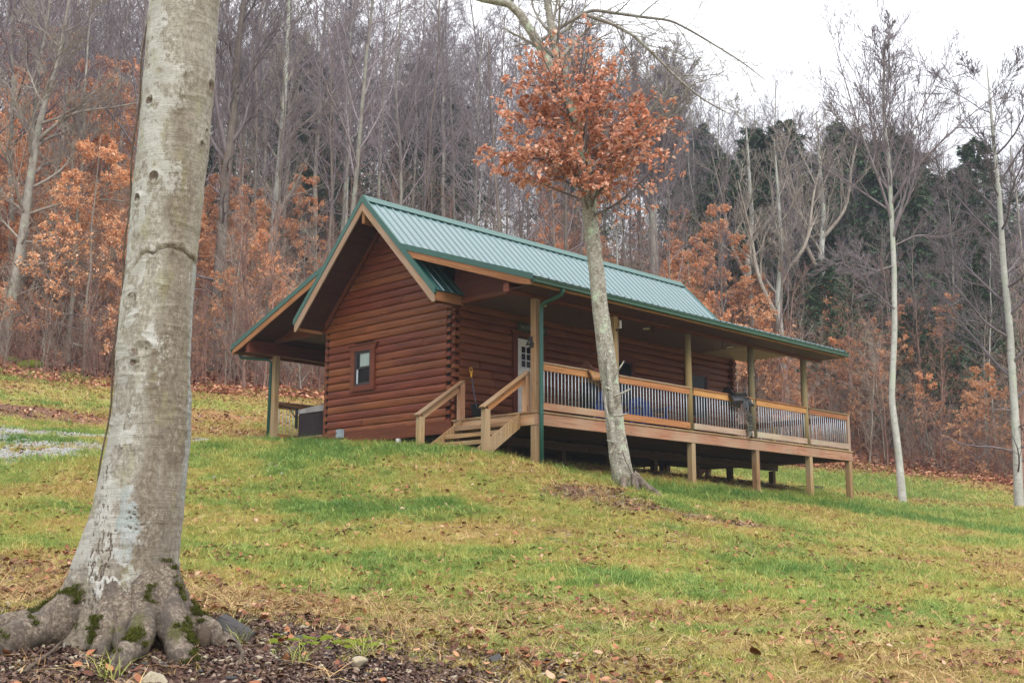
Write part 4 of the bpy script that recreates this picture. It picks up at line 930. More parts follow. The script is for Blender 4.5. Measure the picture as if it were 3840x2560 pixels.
bme = bigmesh('trunk', np.c_[Xb.ravel(), Yb.ravel(), Zg.ravel()], Fb, True, {'bark': np.c_[lic.ravel(), brn.ravel(), blu.ravel(), np.clip(crack, 0, 1).ravel()], 'moss': np.c_[moss.ravel(), moss.ravel()*0, moss.ravel()*0, moss.ravel()*0+1]})
def beechbark():
    n = N('smooth beech bark', .72, .3); p = n.pos(); a = n.new('Attribute'); a.attribute_name = 'bark'; sp = n.new('SeparateColor'); n.L(a.outputs['Color'], sp.inputs[0])
    mo = n.attr('moss', 'GEOMETRY', 'Fac')
    fh = n.noise(n.sc(p, (7, 7, 150)), 1, 6, .75); fv = n.noise(n.sc(p, (60, 60, 14)), 1, 5, .7); fs = n.noise(n.sc(p, (1, 1, .7)), 38, 8, .8); fl = n.noise(p, 5, 4, .6)
    base = n.ramp(fs, [(.32, (.115, .10, .08)), (.5, (.27, .245, .205)), (.68, (.45, .425, .375))])
    brn = n.ramp(fs, [(.32, (.07, .055, .04)), (.5, (.17, .14, .105)), (.68, (.31, .27, .215))])
    def th(m, k, lo, hi): return n.ramp(n.math('ADD', m, n._ma(fs, k, -k/2)), [(lo, 0.0), (hi, 1.0)])
    c = n.mix(th(sp.outputs[1], .8, .3, .7), base, brn)
    c = n.mix(n._ma(th(sp.outputs[0], 1.0, .45, .62), .8, 0), c, n.ramp(fl, [(.35, (.345, .335, .30)), (.65, (.47, .465, .44))]))
    c = n.mix(n._ma(th(sp.outputs[2], .9, .35, .6), .8, 0), c, n.ramp(fl, [(.4, (.24, .29, .28)), (.6, (.36, .38, .39))]))
    vd = n.voro(n.sc(p, (1, 1, .8)), 55); vc = n.voro(n.sc(p, (1, 1, .8)), 55, 'F1', 'Color')
    dots = n.math('MULTIPLY', n.ramp(vd, [(.16, 1.0), (.26, 0.0)]), n.ramp(vc, [(.62, 0.0), (.66, 1.0)])); c = n.mix(n.math('MULTIPLY', dots, n._ma(n.math('MULTIPLY', sp.outputs[0], n.ramp(fl, [(.4, 0.0), (.6, 1.0)])), .9, .12)), c, (.56, .57, .50))
    oliv = n.ramp(n.noise(n.sc(p, (3, 3, 1)), 2.3, 5, .7), [(.56, 0.0), (.66, .32)]); c = n.mix(oliv, c, (.24, .23, .09))
    c = n.mix(n.ramp(fh, [(.33, .8), (.44, 0.0)]), c, (.10, .08, .055)); c = n.mix(n._ma(n.ramp(fv, [(.3, .4), (.45, 0.0)]), 1, 0), c, (.16, .13, .10))
    c = n.mix(th(a.outputs['Alpha'], 1.3, .40, .62), c, (.12, .09, .068))
    c = n.mix(th(mo, .8, .4, .6), c, n.ramp(fs, [(.3, (.03, .033, .006)), (.7, (.14, .14, .02))]))
    n.col(c)
    h = n.math('ADD', n.math('ADD', n._ma(fh, .7, 0), n._ma(fv, .35, 0)), n.math('ADD', n._ma(fs, .8, 0), n._ma(n.math('ADD', mo, 0), 1.5, 0))); n.bump(h, .9, .010)
    return n.m
M['beech'] = beechbark()
mpts = []; sel = (moss.ravel() > .62) & (rg.random(moss.size) < .25); mpts.append(np.c_[Xb.ravel(), Yb.ravel(), Zg.ravel()][sel])
bt = thing('beech_tree', 'massive smooth grey beech trunk with flared mossy roots in the left foreground', 'tree')
link('trunk', bme, M['beech'], bt)
def barkroot():
    n = N('root bark', .8, .25); p = n.pos(); f = n.noise(p, 44, 8, .8); f2 = n.noise(p, 7, 5, .7); f3 = n.noise(n.sc(p, (1, 1, 1)), 3.2, 4, .6)
    c = n.ramp(f, [(.33, (.035, .025, .018)), (.5, (.135, .105, .078)), (.66, (.34, .29, .235))]); c = n.mix(n.ramp(f2, [(.48, 0.0), (.6, .8)]), c, (.065, .052, .045))
    c = n.mix(n.ramp(n.math('ADD', f3, n._ma(f, .3, -.15)), [(.58, 0.0), (.64, .8)]), c, n.ramp(f, [(.3, (.03, .032, .008)), (.7, (.09, .09, .02))])); n.col(c); n.bump(n.math('ADD', f, f2), .8, .012); return n.m
M['root'] = barkroot()
def root(pts, r0, r1, parent=None, nm='root', k=26):
    pts = np.array(pts, float); t = np.linspace(0, len(pts)-1, k); P = np.stack([np.interp(t, range(len(pts)), pts[:, c]) for c in range(3)], -1)
    for _ in range(3): P[1:-1] = (P[:-2]+2*P[1:-1]+P[2:])/4
    P += np.stack([(vnoise(t*2, t*0+r0*50+c, 1, 5)-.5)*.03 for c in range(3)], -1); R = np.linspace(r0, r1, k)*(1+.25*(vnoise(t*3, t*0+7, 1, 3)-.5)); R[-1] *= .4
    V, F = tubes(P[None], R[None], 18); V = V.reshape(k, 18, 3); c = P[:, None]
    nn = fbm(np.arange(k)[:, None]*.35+np.zeros((1, 18)), np.minimum(np.arange(18), 18-np.arange(18))[None, :]*.4+r0*90, 1, 9)[:, :, None]; V = c+(V-c)*(.72+.6*nn)*np.array([1, 1, 1.15]); 
    if parent and parent.name.startswith('beech'):
        Vf = V.reshape(-1, 3); up_ = (Vf[:, 2] > c.repeat(18, 1).reshape(-1, 3)[:, 2]+.35*np.repeat(R, 18)) & (fbm(Vf[:, 0]*1.0, Vf[:, 1]*1.0, .13, 5) > .60); q_ = Vf[up_]
        if len(q_): mpts.append(q_[rg.integers(0, len(q_), len(q_)*14)]+rg.normal(0, .012, (len(q_)*14, 3))*np.array([1, 1, .25]))
    return link(nm, bigmesh(nm, V.reshape(-1, 3), F), M['root'], parent)
for pts, a, b in (([(-12.55, -8.2, -2.86), (-12.80, -8.14, -3.05), (-13.02, -8.16, -3.14), (-13.35, -8.28, -3.22), (-13.9, -8.5, -3.34)], .14, .06), ([(-12.6, -8.1, -2.85), (-12.85, -7.9, -3.1), (-13.3, -7.75, -3.2), (-13.7, -7.7, -3.28)], .10, .04),
                  ([(-12.58, -8.3, -2.86), (-12.74, -8.42, -3.10), (-12.80, -8.50, -3.2), (-12.86, -8.58, -3.33)], .10, .06), ([(-12.62, -8.42, -2.98), (-12.72, -8.55, -3.16), (-12.78, -8.70, -3.24), (-12.90, -8.78, -3.33)], .055, .03), ([(-12.54, -8.36, -2.9), (-12.62, -8.48, -3.1), (-12.64, -8.56, -3.28)], .085, .05),
                  ([(-12.48, -8.36, -2.84), (-12.56, -8.55, -3.08), (-12.70, -8.75, -3.20), (-12.98, -8.98, -3.33)], .105, .055), ([(-12.38, -8.36, -2.84), (-12.42, -8.58, -3.06), (-12.50, -8.8, -3.19), (-12.56, -9.02, -3.34)], .115, .07),
                  ([(-12.28, -8.28, -2.92), (-12.16, -8.40, -3.12), (-12.06, -8.56, -3.22), (-11.98, -8.68, -3.32)], .085, .045), ([(-12.3, -8.0, -2.9), (-12.0, -7.85, -3.1), (-11.7, -7.7, -3.25)], .11, .05)):
    root(pts, a, b, bt)
tube_obj('vine', [(-12.345+.243*(-ev[0])+.0*i_-.02*math.sin(i_*1.7)*0+np.interp(-z, [-q for q in BZc], BX)+12.345-(np.interp(-z, [-q for q in BZc], BR)-.24+.012*math.sin(i_*1.3))*ev[0], -8.24+.243*.478+np.interp(-z, [-q for q in BZc], BYc)+8.24+(np.interp(-z, [-q for q in BZc], BR)-.24)*.478, z) for i_, z in enumerate(np.linspace(1.5, -3.15, 34))], .006, M['stick'], bt, 7)

# ---- the slim beech with copper leaves in front of the porch
mt_ = thing('copper_beech', 'slim leaning tree in front of the porch with a bush of copper leaves', 'tree')
mp = [(-.24, -2.42, -1.85, .30), (-.27, -2.37, -1.56, .235), (-.31, -2.33, -1.26, .185), (-.36, -2.26, -.66, .158), (-.41, -2.2, .11, .157), (-.44, -2.17, .5, .158), (-.47, -2.13, .88, .158), (-.53, -2.06, 1.67, .146), (-.57, -2.01, 2.46, .138), (-.63, -1.94, 3.27, .13), (-.70, -1.98, 3.7, .13), (-.76, -1.93, 4.2, .12), (-.84, -1.84, 4.9, .11), (-.92, -1.75, 5.4, .10), (-1.1, -1.56, 5.96, .095), (-1.32, -1.32, 6.58, .085), (-1.56, -1.07, 7.17, .078), (-1.70, -.92, 7.36, .07), (-2.07, -.55, 7.45, .06), (-2.6, -.1, 7.7, .045), (-3.1, .5, 8.3, .03)]
def path(mp, k, mt, parent, nm, S=20, bumpy=.06, ret=False):
    A = np.array(mp, float); t = np.linspace(0, len(A)-1, k); P = np.stack([np.interp(t, range(len(A)), A[:, c]) for c in range(3)], -1); R = np.interp(t, range(len(A)), A[:, 3])
    for _ in range(2): P[1:-1] = (P[:-2]+2*P[1:-1]+P[2:])/4
    if ret: return P[None], R[None]
    V, F = tubes(P[None], R[None], S); V = V.reshape(k, S, 3); aa = np.minimum(np.arange(S), S-np.arange(S))[None, :]*.5
    nn = fbm(np.arange(k)[:, None]*.25+np.zeros((1, S)), aa+3, 1, 9)[:, :, None]-.5; V = P[:, None]+(V-P[:, None])*(1+nn*bumpy*3)
    return link(nm, bigmesh(nm, V.reshape(-1, 3), F), mt, parent)
def slimbark():
    n = N('mottled pale bark', .8, .25); p = n.pos(); f = n.noise(p, 34, 6, .75); g = n.noise(n.sc(p, (1, 1, .8)), 7, 6, .75); z = n.noise(n.sc(p, (14, 14, 60)), 1, 4, .6); big = n.noise(p, 2.6, 5, .7)
    c = n.ramp(f, [(.3, (.10, .085, .065)), (.5, (.25, .235, .195)), (.7, (.42, .41, .37))]); c = n.mix(n.ramp(g, [(.52, 0.0), (.6, .85)]), c, (.13, .105, .075)); c = n.mix(n.ramp(n.noise(p, 16, 4, .7), [(.58, 0.0), (.64, .8)]), c, (.52, .53, .47)); c = n.mix(n.ramp(big, [(.55, 0.0), (.62, .75)]), c, (.38, .48, .33))
    c = n.mix(n.ramp(z, [(.30, .7), (.40, 0.0)]), c, (.09, .07, .05))
    sx = n.new('SeparateXYZ'); n.L(p, sx.inputs[0]); c = n.mix(n.ramp(n.math('ADD', n._ma(sx.outputs[2], -.7, -.35), n._ma(big, .9, -.45)), [(.45, 0.0), (.75, .9)]), c, (.07, .08, .02))
    n.col(c); n.bump(n.math('ADD', f, z), .6, .012); return n.m
M['slim'] = slimbark()
path(mp, 150, M['slim'], mt_, 'trunk', 26)
for pts, a, b in (([(-.3, -2.4, -1.35), (-.55, -2.55, -1.55), (-.72, -2.7, -1.72)], .09, .03), ([(-.2, -2.45, -1.35), (.0, -2.62, -1.55), (.2, -2.8, -1.72)], .10, .03), ([(-.25, -2.5, -1.4), (-.38, -2.72, -1.66)], .09, .04), ([(-.15, -2.35, -1.38), (.12, -2.35, -1.56), (.5, -2.5, -1.72)], .07, .02)):
    root(pts, a, b, mt_)
path([(-.66, -2.36, -1.0, .02), (-.58, -2.38, -.86, .045), (-.60, -2.36, -.6, .05), (-.60, -2.36, -.1, .045), (-.62, -2.33, .35, .035), (-.64, -2.30, .75, .02)], 50, M['slim'], mt_, 'side_shoot', 12)
for pts in ([(-.58, -2.4, .0, .02), (-.48, -2.5, .05, .018), (-.36, -2.58, .13, .014)], [(-.58, -2.4, .35, .02), (-.5, -2.48, .5, .016), (-.42, -2.5, .62, .01)], [(-.60, -2.4, -.35, .018), (-.5, -2.5, -.33, .016), (-.42, -2.56, -.30, .012)], [(-.62, -2.38, -.62, .03), (-.72, -2.36, -.35, .026), (-.76, -2.34, -.1, .02), (-.72, -2.33, .0, .014)], [(-.61, -2.38, .1, .02), (-.70, -2.3, .16, .015)], [(-.62, -2.4, -.8, .02), (-.85, -2.45, -.78, .008)]):
    path(pts, 10, M['slim'], mt_, 'stub_branch', 8)
tube_obj('vine', [(-.50, -2.50, -.95), (-.46, -2.53, -1.1), (-.36, -2.57, -1.3), (-.36, -2.62, -1.6)], .010, M['stick'], mt_, 6)
st2 = [(-.92, -1.75, 5.45, .085), (-1.0, -1.72, 5.75, .085), (-1.06, -1.6, 6.14, .08), (-1.10, -1.56, 6.48, .078), (-1.16, -1.48, 7.0, .072), (-1.23, -1.42, 7.7, .065), (-1.3, -1.3, 9.0, .05)]
br1 = [(-1.31, -1.32, 6.6, 0.036), (-1.11, -1.54, 6.8, 0.0331), (-0.86, -1.83, 7.07, 0.0317), (-0.65, -2.07, 7.22, 0.0302), (-0.38, -2.4, 7.13, 0.0274), (-0.07, -2.79, 7.03, 0.0245), (0.23, -3.19, 6.94, 0.0216), (0.45, -3.5, 6.7, 0.018), (0.93, -4.22, 6.05, 0.013), (1.15, -4.56, 5.66, 0.0058)]
br2 = [(-.75, -1.95, 7.13, .036), (-.44, -2.32, 6.94, .03), (-.18, -2.65, 6.68, .027), (.04, -2.94, 6.29, .024), (.29, -3.27, 5.8, .02), (.55, -3.65, 5.36, .015), (.81, -4.03, 5.06, .008)]
br3 = [(-1.7, -.92, 7.36, .03), (-1.5, -1.1, 7.7, .03), (-1.4, -1.15, 8.2, .02)]
br4 = [(-.80, -1.9, 4.35, .035), (-.5, -2.1, 4.9, .028), (-.3, -2.3, 5.6, .022), (-.25, -2.45, 6.3, .012)]
br5 = [(-.75, -1.93, 4.1, .035), (-.2, -2.35, 4.7, .028), (.2, -2.8, 5.4, .018), (.5, -3.2, 6.0, .01)]
for b in (st2, br1, br2, br3, br4, br5): path(b, 40, M['slim'] if b is st2 else M['barkgrey'], mt_, 'limb', 10)
bp = [path(b, 14, None, None, '', ret=True) for b in (br1, br2, br3, br4, br5, st2)]
PB = np.concatenate([b[0] for b in bp]); RB = np.concatenate([b[1] for b in bp])
Pa, Ra = grow(PB, RB, 15, .15, .98, 1.5, 45, .02, .12, 7, .45, .3, .005); Pb_, Rb_ = grow(Pa, Ra, 7, .2, 1, -.5, 38, -.01, .14, 5, .6, .4, .004); Pc, Rc = grow(Pb_, Rb_, 4, .2, 1, -.5, 35, .02, .15, 3, .7, .5, .003)
V, F = joinVF([tubes(Pa, Ra, 5), tubes(Pb_, Rb_, 3), tubes(Pc, Rc, 3)]); link('twigs', bigmesh('twigs', V, F), M['barkgrey'], mt_)
# leafy bush: shoots radiating from the trunk
TP, TR = path(mp[9:16], 20, None, None, '', ret=True)
S1, R1_ = grow(TP, TR, 50, .0, .78, 1.85, 68, .055, .06, 9, .22, .25, .006, lshape=.30)
S2, R2_ = grow(S1, R1_, 8, .18, 1, -.42, 38, .03, .10, 6, .55, .4, .004); S3, R3_ = grow(S2, R2_, 4, .2, 1, -.45, 36, .0, .12, 4, .6, .5, .003)
V, F = joinVF([tubes(S1, R1_, 5), tubes(S2, R2_, 3), tubes(S3, R3_, 3)]); link('leafy_shoots', bigmesh('leafy_shoots', V, F), M['twig'], mt_)
C1, D1 = along(S2, 12); C2, D2 = along(S3, 8)
C = np.concatenate([C1, C2]); D = np.concatenate([D1, D2]); cc = np.array([-.95, -1.83, 4.55]); q = np.abs((C-cc))/np.array([1.55, 1.55, 1.5]); keep = (rg.random(len(C)) < np.clip(1.9-np.linalg.norm(q, axis=1)*1.0, 0, 1)**1.6) & (rg.random(len(C)) < .97-.72*sst(C[:, 2], 4.8, 5.9))
C, D = C[keep], D[keep]; print('copper leaves', len(C))
toward = (C-cc) @ np.array([-.715, -.698, 0]); order = np.argsort(-toward); C, D = C[order], D[order]; nL = 290
V, F = leafquads(C[nL:], D[nL:], .088, .5, True); o = link('foliage', bigmesh('foliage', V, F, True), M['beechleaf'], mt_); o['kind'] = 'stuff'
lvar = []
for k in range(12):
    V, F = leafquads(np.zeros((1, 3)), rg.normal(0, 1, (1, 3)), .092, .5, True); m_ = bigmesh('leaf', V, F, True); m_.materials.append(M['beechleaf']); lvar.append(m_)
for k in range(nL):
    o = bpy.data.objects.new('leaf', lvar[k % 12]); COL.objects.link(o); o.parent = mt_; o.location = C[k]; o.rotation_euler = (rnd.uniform(-.5, .5), rnd.uniform(-.5, .5), rnd.uniform(-1, 1))

# ---- forest tree models (each built once, then copied thing by thing)
def place(o_list, x, y, s, rz, label, cat, group, nm, sz=None, dz=-.15, tilt=0):
    t = thing(nm, label, cat, group, (x, y, h1(x, y)+dz)); t.scale = (s, s, sz or s); t.rotation_euler = (tilt, rnd.uniform(-.03, .03), rz)
    for pn, me_ in o_list:
        o = bpy.data.objects.new(pn, me_); COL.objects.link(o); o.parent = t
        if me_.name.startswith('foliage'): pass
    return t
TALL = []
for k, (H_, r, cr_, nl, ll, la, lup, mt1, mt2) in enumerate(((19, .12, .40, 19, .26, 34, .10, 'barkgrey', 'twig'), (17, .09, .40, 18, .24, 38, .10, 'barkbrown', 'twig'), (20, .15, .35, 20, .29, 44, .08, 'barkgrey', 'twig'), (16, .075, .45, 15, .22, 36, .12, 'barkpale', 'twig'), (18, .11, .35, 20, .28, 48, .07, 'barkbrown', 'twig'))):
    a, b, _ = tree_meshes(H_, r, cr_, nl, ll, la, lup, 6, 6, 4, .0055); a.materials.append(M[mt1]); b.materials.append(M[mt2]); TALL.append([('trunk', a), ('crown', b)])
SAP = []
for k in range(4):
    P0, R0 = trunkpath(6.5, .035+.01*k, 12, .03, .07, .2); P1, R1 = grow(P0, R0, 24, .12, 1, 2.1, 42, .08, .12, 6, .5, .3, .006); P2, R2 = grow(P1, R1, 7, .15, 1, -.45, 36, .05, .14, 4, .6, .5, .005); P3, R3 = grow(P2, R2, 4, .15, 1, -.5, 34, .05, .15, 3, .7, .6, .0045)
    V, F = joinVF([tubes(P0, R0, 6), tubes(P1, R1, 4), tubes(P2, R2, 3), tubes(P3, R3, 3)]); m_ = bigmesh('sapling', V, F); m_.materials.append(M['brush' if k % 2 else 'twigpale']); SAP.append(m_)
BEE = []
for k in range(3):
    P0, R0 = trunkpath(7.5, .06, 12, .02, .05, .15); P1, R1 = grow(P0, R0, 30, .10, .97, 2.6, 80, .012, .06, 7, .4, .25, .006, lshape=.75); P2, R2 = grow(P1, R1, 9, .15, 1, -.42, 44, -.01, .1, 5, .6, .4, .005); P3, R3 = grow(P2, R2, 4, .2, 1, -.45, 38, -.02, .12, 3, .7, .6, .004)
    V, F = joinVF([tubes(P1, R1, 4), tubes(P2, R2, 3), tubes(P3, R3, 3)]); tv, tf = tubes(P0, R0, 7)
    a = bigmesh('trunk', tv, tf); a.materials.append(M['barkgrey']); b = bigmesh('branches', V, F); b.materials.append(M['twig'])
    C1, D1 = along(P2, 16); C2, D2 = along(P3, 12); C = np.concatenate([C1, C2]); D = np.concatenate([D1, D2]); kp = rg.random(len(C)) < (.9 if k < 2 else .4)
    V, F = leafquads(C[kp]+rg.normal(0, .03, (kp.sum(), 3)), D[kp], .078, .5); c = bigmesh('foliage', V, F, False); c.materials.append(M['beechfar']); BEE.append([('trunk', a), ('branches', b), ('foliage', c)])
HEM = []
for k in range(2):
    P0, R0 = trunkpath(16, .2, 16, .0, .02, .08); P1, R1 = grow(P0, R0, 170, .08, .99, 5.0, 84, -.02, .05, 7, .18, .3, .01, lshape=.9); P2, R2 = grow(P1, R1, 10, .12, 1, -.34, 48, -.07, .08, 4, .5, .5, .006)
    C, D = along(P2, 18, .0); n_ = len(C); d = D+rg.normal(0, .35, (n_, 3))+np.array([0, 0, -.35]); d /= np.linalg.norm(d, axis=1, keepdims=True); s_ = np.cross(d, rg.normal(0, .5, (n_, 3))+np.array([0, 0, 1.])); s_ /= np.linalg.norm(s_, axis=1, keepdims=True)
    L = (.18+.22*rg.random(n_))[:, None]; V = np.stack([C-s_*.02, C+s_*.035+d*L*.5, C+d*L, C-s_*.035+d*L*.5], 1).reshape(-1, 3); F = (np.arange(n_)*4)[:, None]+np.array([[0, 1, 2, 3]])
    nd = bigmesh('foliage', V, F, False); nd.materials.append(M['needle']); tv, tf = joinVF([tubes(P0, R0, 8), tubes(P1, R1, 3)]); a = bigmesh('trunk', tv, tf); a.materials.append(M['barkbrown']); HEM.append([('trunk', a), ('foliage', nd)])
print('tris tall', [len(t[1][1].polygons)*2 for t in TALL], 'sap', [len(m.polygons)*2 for m in SAP], 'bee', [len(t[2][1].polygons) for t in BEE], 'hem', [len(t[1][1].polygons) for t in HEM])
def at_az(px, D):      # bearing helper: picture column -> bearing, at ground distance D from the meadow's foot
    a = math.radians(45.7044)+math.atan((px-1920)/4419.4/1.0); return CAM[0]+math.sin(a)*D, CAM[1]+math.cos(a)*D
# ---- hero trees
def hero(mp, nm, lab, bark_, twig_, k=60, limbs=None, nl=14, crown=.4, ll=4.0, la=42, lup=.09, n2=7, n3=6, n4=4, tw=.006, S=12, stubs=0):
    t = thing(nm, lab, 'tree'); path(mp, k, M[bark_], t, 'trunk', S, .03); P, R = path(mp, 20, None, None, '', ret=True)
    parts = []
    if limbs:
        LP_ = []; 
        for l in limbs: a, b = path(l, 14, None, None, '', ret=True); LP_.append((a, b))
        P1 = np.concatenate([a for a, b in LP_]); R1 = np.concatenate([b for a, b in LP_]); parts.append(tubes(P1, R1, 6))
        Pe, Re = grow(P, R, nl, crown, .98, ll, la, lup, .10, 14, .5, .2, .008); P1 = np.concatenate([P1, Pe]); R1 = np.concatenate([R1, Re]); parts.append(tubes(Pe, Re, 5))
    else: P1, R1 = grow(P, R, nl, crown, .98, ll, la, lup, .10, 8, .5, .2, .008); parts.append(tubes(P1, R1, 6))
    P2, R2 = grow(P1, R1, n2+1, .2, .98, -.45, 34, .07, .10, 6, .6, .25, .007); P3, R3 = grow(P2, R2, n3+1, .1, 1, -.55, 30, .07, .10, 4, .6, .4, tw); parts += [tubes(P2, R2, 4), tubes(P3, R3, 3)]
    if n4: P4, R4 = grow(P3, R3, n4+1, .1, 1, -.65, 26, .06, .12, 3, .7, .6, tw); parts.append(tubes(P4, R4, 3))
    if stubs: P5, R5 = grow(P, R, stubs, .2, crown, 2.2, 75, .03, .2, 7, .3, .3, .008); P6, R6 = grow(P5, R5, 6, .2, 1, -.45, 45, .03, .2, 4, .6, .4, tw); parts += [tubes(P5, R5, 4), tubes(P6, R6, 3)]
    V, F = joinVF(parts); link('crown', bigmesh('crown', V, F), M[twig_], t); return t
hero([(16.81, .96, -1.5, .15), (16.81, .96, -1.21, .125), (16.79, .99, .28, .10), (16.72, 1.08, 1.88, .092), (16.83, .92, 3.9, .084), (16.87, .83, 5.96, .075), (16.87, .82, 7.81, .068), (16.9, .8, 9.2, .055), (16.85, .9, 11, .04), (16.9, .7, 13.4, .015)],
     'pale_tree', 'slim pale trunked tree with a wide vase crown right of the porch', 'barkpale', 'twig', 90,
     [[(16.87, 0.82, 7.0, 0.055), (17.36, 0.6, 8.2, 0.043), (18.0, 0.52, 9.6, 0.032), (18.49, 0.31, 11.2, 0.02), (18.84, 0.23, 13.0, 0.008)], [(16.87, 0.82, 7.4, 0.05), (16.38, 0.9, 8.6, 0.039), (15.74, 1.12, 10, 0.029), (15.18, 1.26, 11.6, 0.018), (14.9, 1.41, 12.8, 0.008)], [(16.87, 0.82, 7.9, 0.05), (16.93, 0.18, 8.8, 0.039), (17.28, -0.74, 9.7, 0.029), (17.76, -1.52, 10.5, 0.018), (18.18, -2.23, 11.1, 0.008)], [(16.87, 0.82, 8.0, 0.045), (17.3, 1.1, 9.4, 0.035), (17.58, 1.24, 11.0, 0.026), (17.86, 1.09, 12.6, 0.016), (18.0, 1.09, 13.9, 0.007)], [(16.87, 0.82, 8.2, 0.045), (16.88, 1.24, 9.6, 0.032), (16.59, 1.25, 11.4, 0.019), (16.45, 0.97, 13.2, 0.007)], [(16.87, 0.82, 8.6, 0.04), (17.43, 0.53, 10, 0.029), (17.71, -0.18, 11.4, 0.017), (18.19, -0.96, 12.3, 0.006)], [(16.87, 0.82, 7.7, 0.04), (16.74, 1.81, 8.6, 0.029), (16.33, 2.8, 9.6, 0.017), (15.91, 3.52, 10.8, 0.006)], [(16.87, 0.82, 6.0, 0.03), (16.45, 1.25, 5.8, 0.021), (16.04, 1.96, 6.2, 0.013), (15.55, 2.6, 6.0, 0.005)], [(16.87, 0.82, 6.6, 0.03), (17.43, 0.25, 7.0, 0.021), (18.13, -0.18, 6.9, 0.013), (18.83, -0.9, 7.4, 0.005)], [(16.87, 0.82, 4.6, 0.025), (16.38, 1.04, 4.9, 0.018), (15.96, 1.33, 5.6, 0.011), (15.75, 1.54, 6.6, 0.004)]], 10, .6, 3.4, 30, .12, 8, 6, 4, .006, 14)
hero([(18.44, -1.78, -1.7, .18), (18.44, -1.78, -1.35, .14), (18.46, -1.83, .22, .12), (18.46, -1.85, 1.78, .11), (18.48, -1.88, 3.76, .10), (18.46, -1.84, 5.78, .09), (18.47, -1.86, 8, .07), (18.45, -1.82, 10, .05), (18.43, -1.8, 12.2, .015)],
     'rough_tree', 'rough grey tree at the right edge of the lawn', 'barkpale', 'twig', 80, None, 20, .36, 4.2, 50, .08, 8, 6, 4, .006, 14, 8)
hero([(1.38, 28.45, 4.2, .30), (1.4, 28.45, 4.42, .24), (1.51, 28.4, 5.89, .20), (1.66, 28.34, 7.44, .19), (1.79, 28.29, 9.53, .17), (1.86, 28.26, 11.13, .15), (1.94, 28.23, 12.63, .14), (2.04, 28.18, 13.73, .12), (2.2, 28.12, 14.74, .10), (2.56, 27.96, 17.02, .08), (2.71, 27.89, 18.97, .05), (2.9, 27.8, 22, .02)],
     'dark_tree', 'dark mossy leaning tree at the far left wood edge', 'barkgrey', 'twigpale', 80,
     [[(2.0, 28.2, 13.0, .09), (2.49, 27.6, 13.7, .07), (3.01, 27.2, 14.2, .05), (4.2, 26.5, 14.5, .035), (5.4, 26, 15, .015)], [(1.8, 28.3, 10, .06), (3, 27.2, 10.6, .045), (4.5, 26.3, 10.8, .03), (6, 25.5, 10.4, .012)], [(1.66, 28.34, 8, .05), (3, 27.4, 8.2, .035), (4.6, 26.8, 8.3, .012)], [(1.7, 28.3, 9, .05), (1.0, 29, 10, .035), (.0, 29.6, 10.6, .012)]], 16, .35, 4.2, 55, .05, 8, 6, 4, .008, 14, 10)
hero([(8.15, 24.95, 4.0, .34), (8.17, 24.94, 4.31, .27), (8.2, 24.92, 7.45, .22), (8.27, 24.88, 10.19, .20), (8.32, 24.85, 12.53, .19), (8.46, 24.76, 14.81, .17), (8.49, 24.74, 17.59, .14), (8.64, 24.65, 19.96, .10), (8.7, 24.6, 24, .02)],
     'brown_tree', 'stout brown trunk just right of the foreground beech', 'barkbrown', 'twig', 80,
     [[(8.35, 24.84, 13, .10), (7.9, 24.9, 14.6, .09), (7.6, 25, 16.2, .07), (7.4, 25, 18.5, .04), (7.2, 25.2, 21, .012)], [(8.46, 24.76, 15.2, .09), (8.9, 24.3, 17, .07), (9.2, 24, 19, .05), (9.5, 23.8, 21.5, .012)]], 14, .5, 3.8, 40, .1, 7, 6, 4, .007, 14, 9)
cx0, cy0 = at_az(985, 52); cz0 = h1(cx0, cy0)
hero([(cx0, cy0, cz0-.3, .26), (cx0, cy0, cz0, .2), (cx0-.02, cy0, cz0+3, .17), (cx0+.15, cy0, cz0+6, .16), (cx0+.25, cy0-.1, cz0+9, .14), (cx0+.4, cy0-.1, cz0+13, .11), (cx0+.5, cy0, cz0+19, .03)],
     'white_barked_tree', 'straight pale barked tree rising behind the left roof eave', 'barkpale', 'twigpale', 80, None, 16, .45, 3.6, 38, .1, 7, 6, 4, .0075, 12, 7)
cx0, cy0 = at_az(1270, 62); cz0 = h1(cx0, cy0)
hero([(cx0, cy0, cz0-.3, .2), (cx0, cy0, cz0+3, .16), (cx0, cy0, cz0+9, .13), (cx0+.1, cy0, cz0+19, .03)], 'slender_tree', 'slender light trunk standing behind the roof peak', 'barkpale', 'twig', 60, None, 15, .5, 3.4, 34, .1, 6, 6, 4, .0085)
for k, (px, D, hh) in enumerate(((2470, 60, 17.5),)):      # dense dome crown behind the copper beech
    cx0, cy0 = at_az(px, D); cz0 = h1(cx0, cy0)
    if k == 0: hero([(cx0, cy0, cz0-.3, .3), (cx0, cy0, cz0+5, .24), (cx0-.1, cy0, cz0+10, .2), (cx0, cy0, cz0+hh-5, .12), (cx0, cy0, cz0+hh, .03)], 'domed_tree', 'tall bare tree with a dense domed crown behind the copper leaves', 'barkgrey', 'twig', 60, None, 34, .45, 5.2, 46, .10, 10, 8, 4, .009, 12)
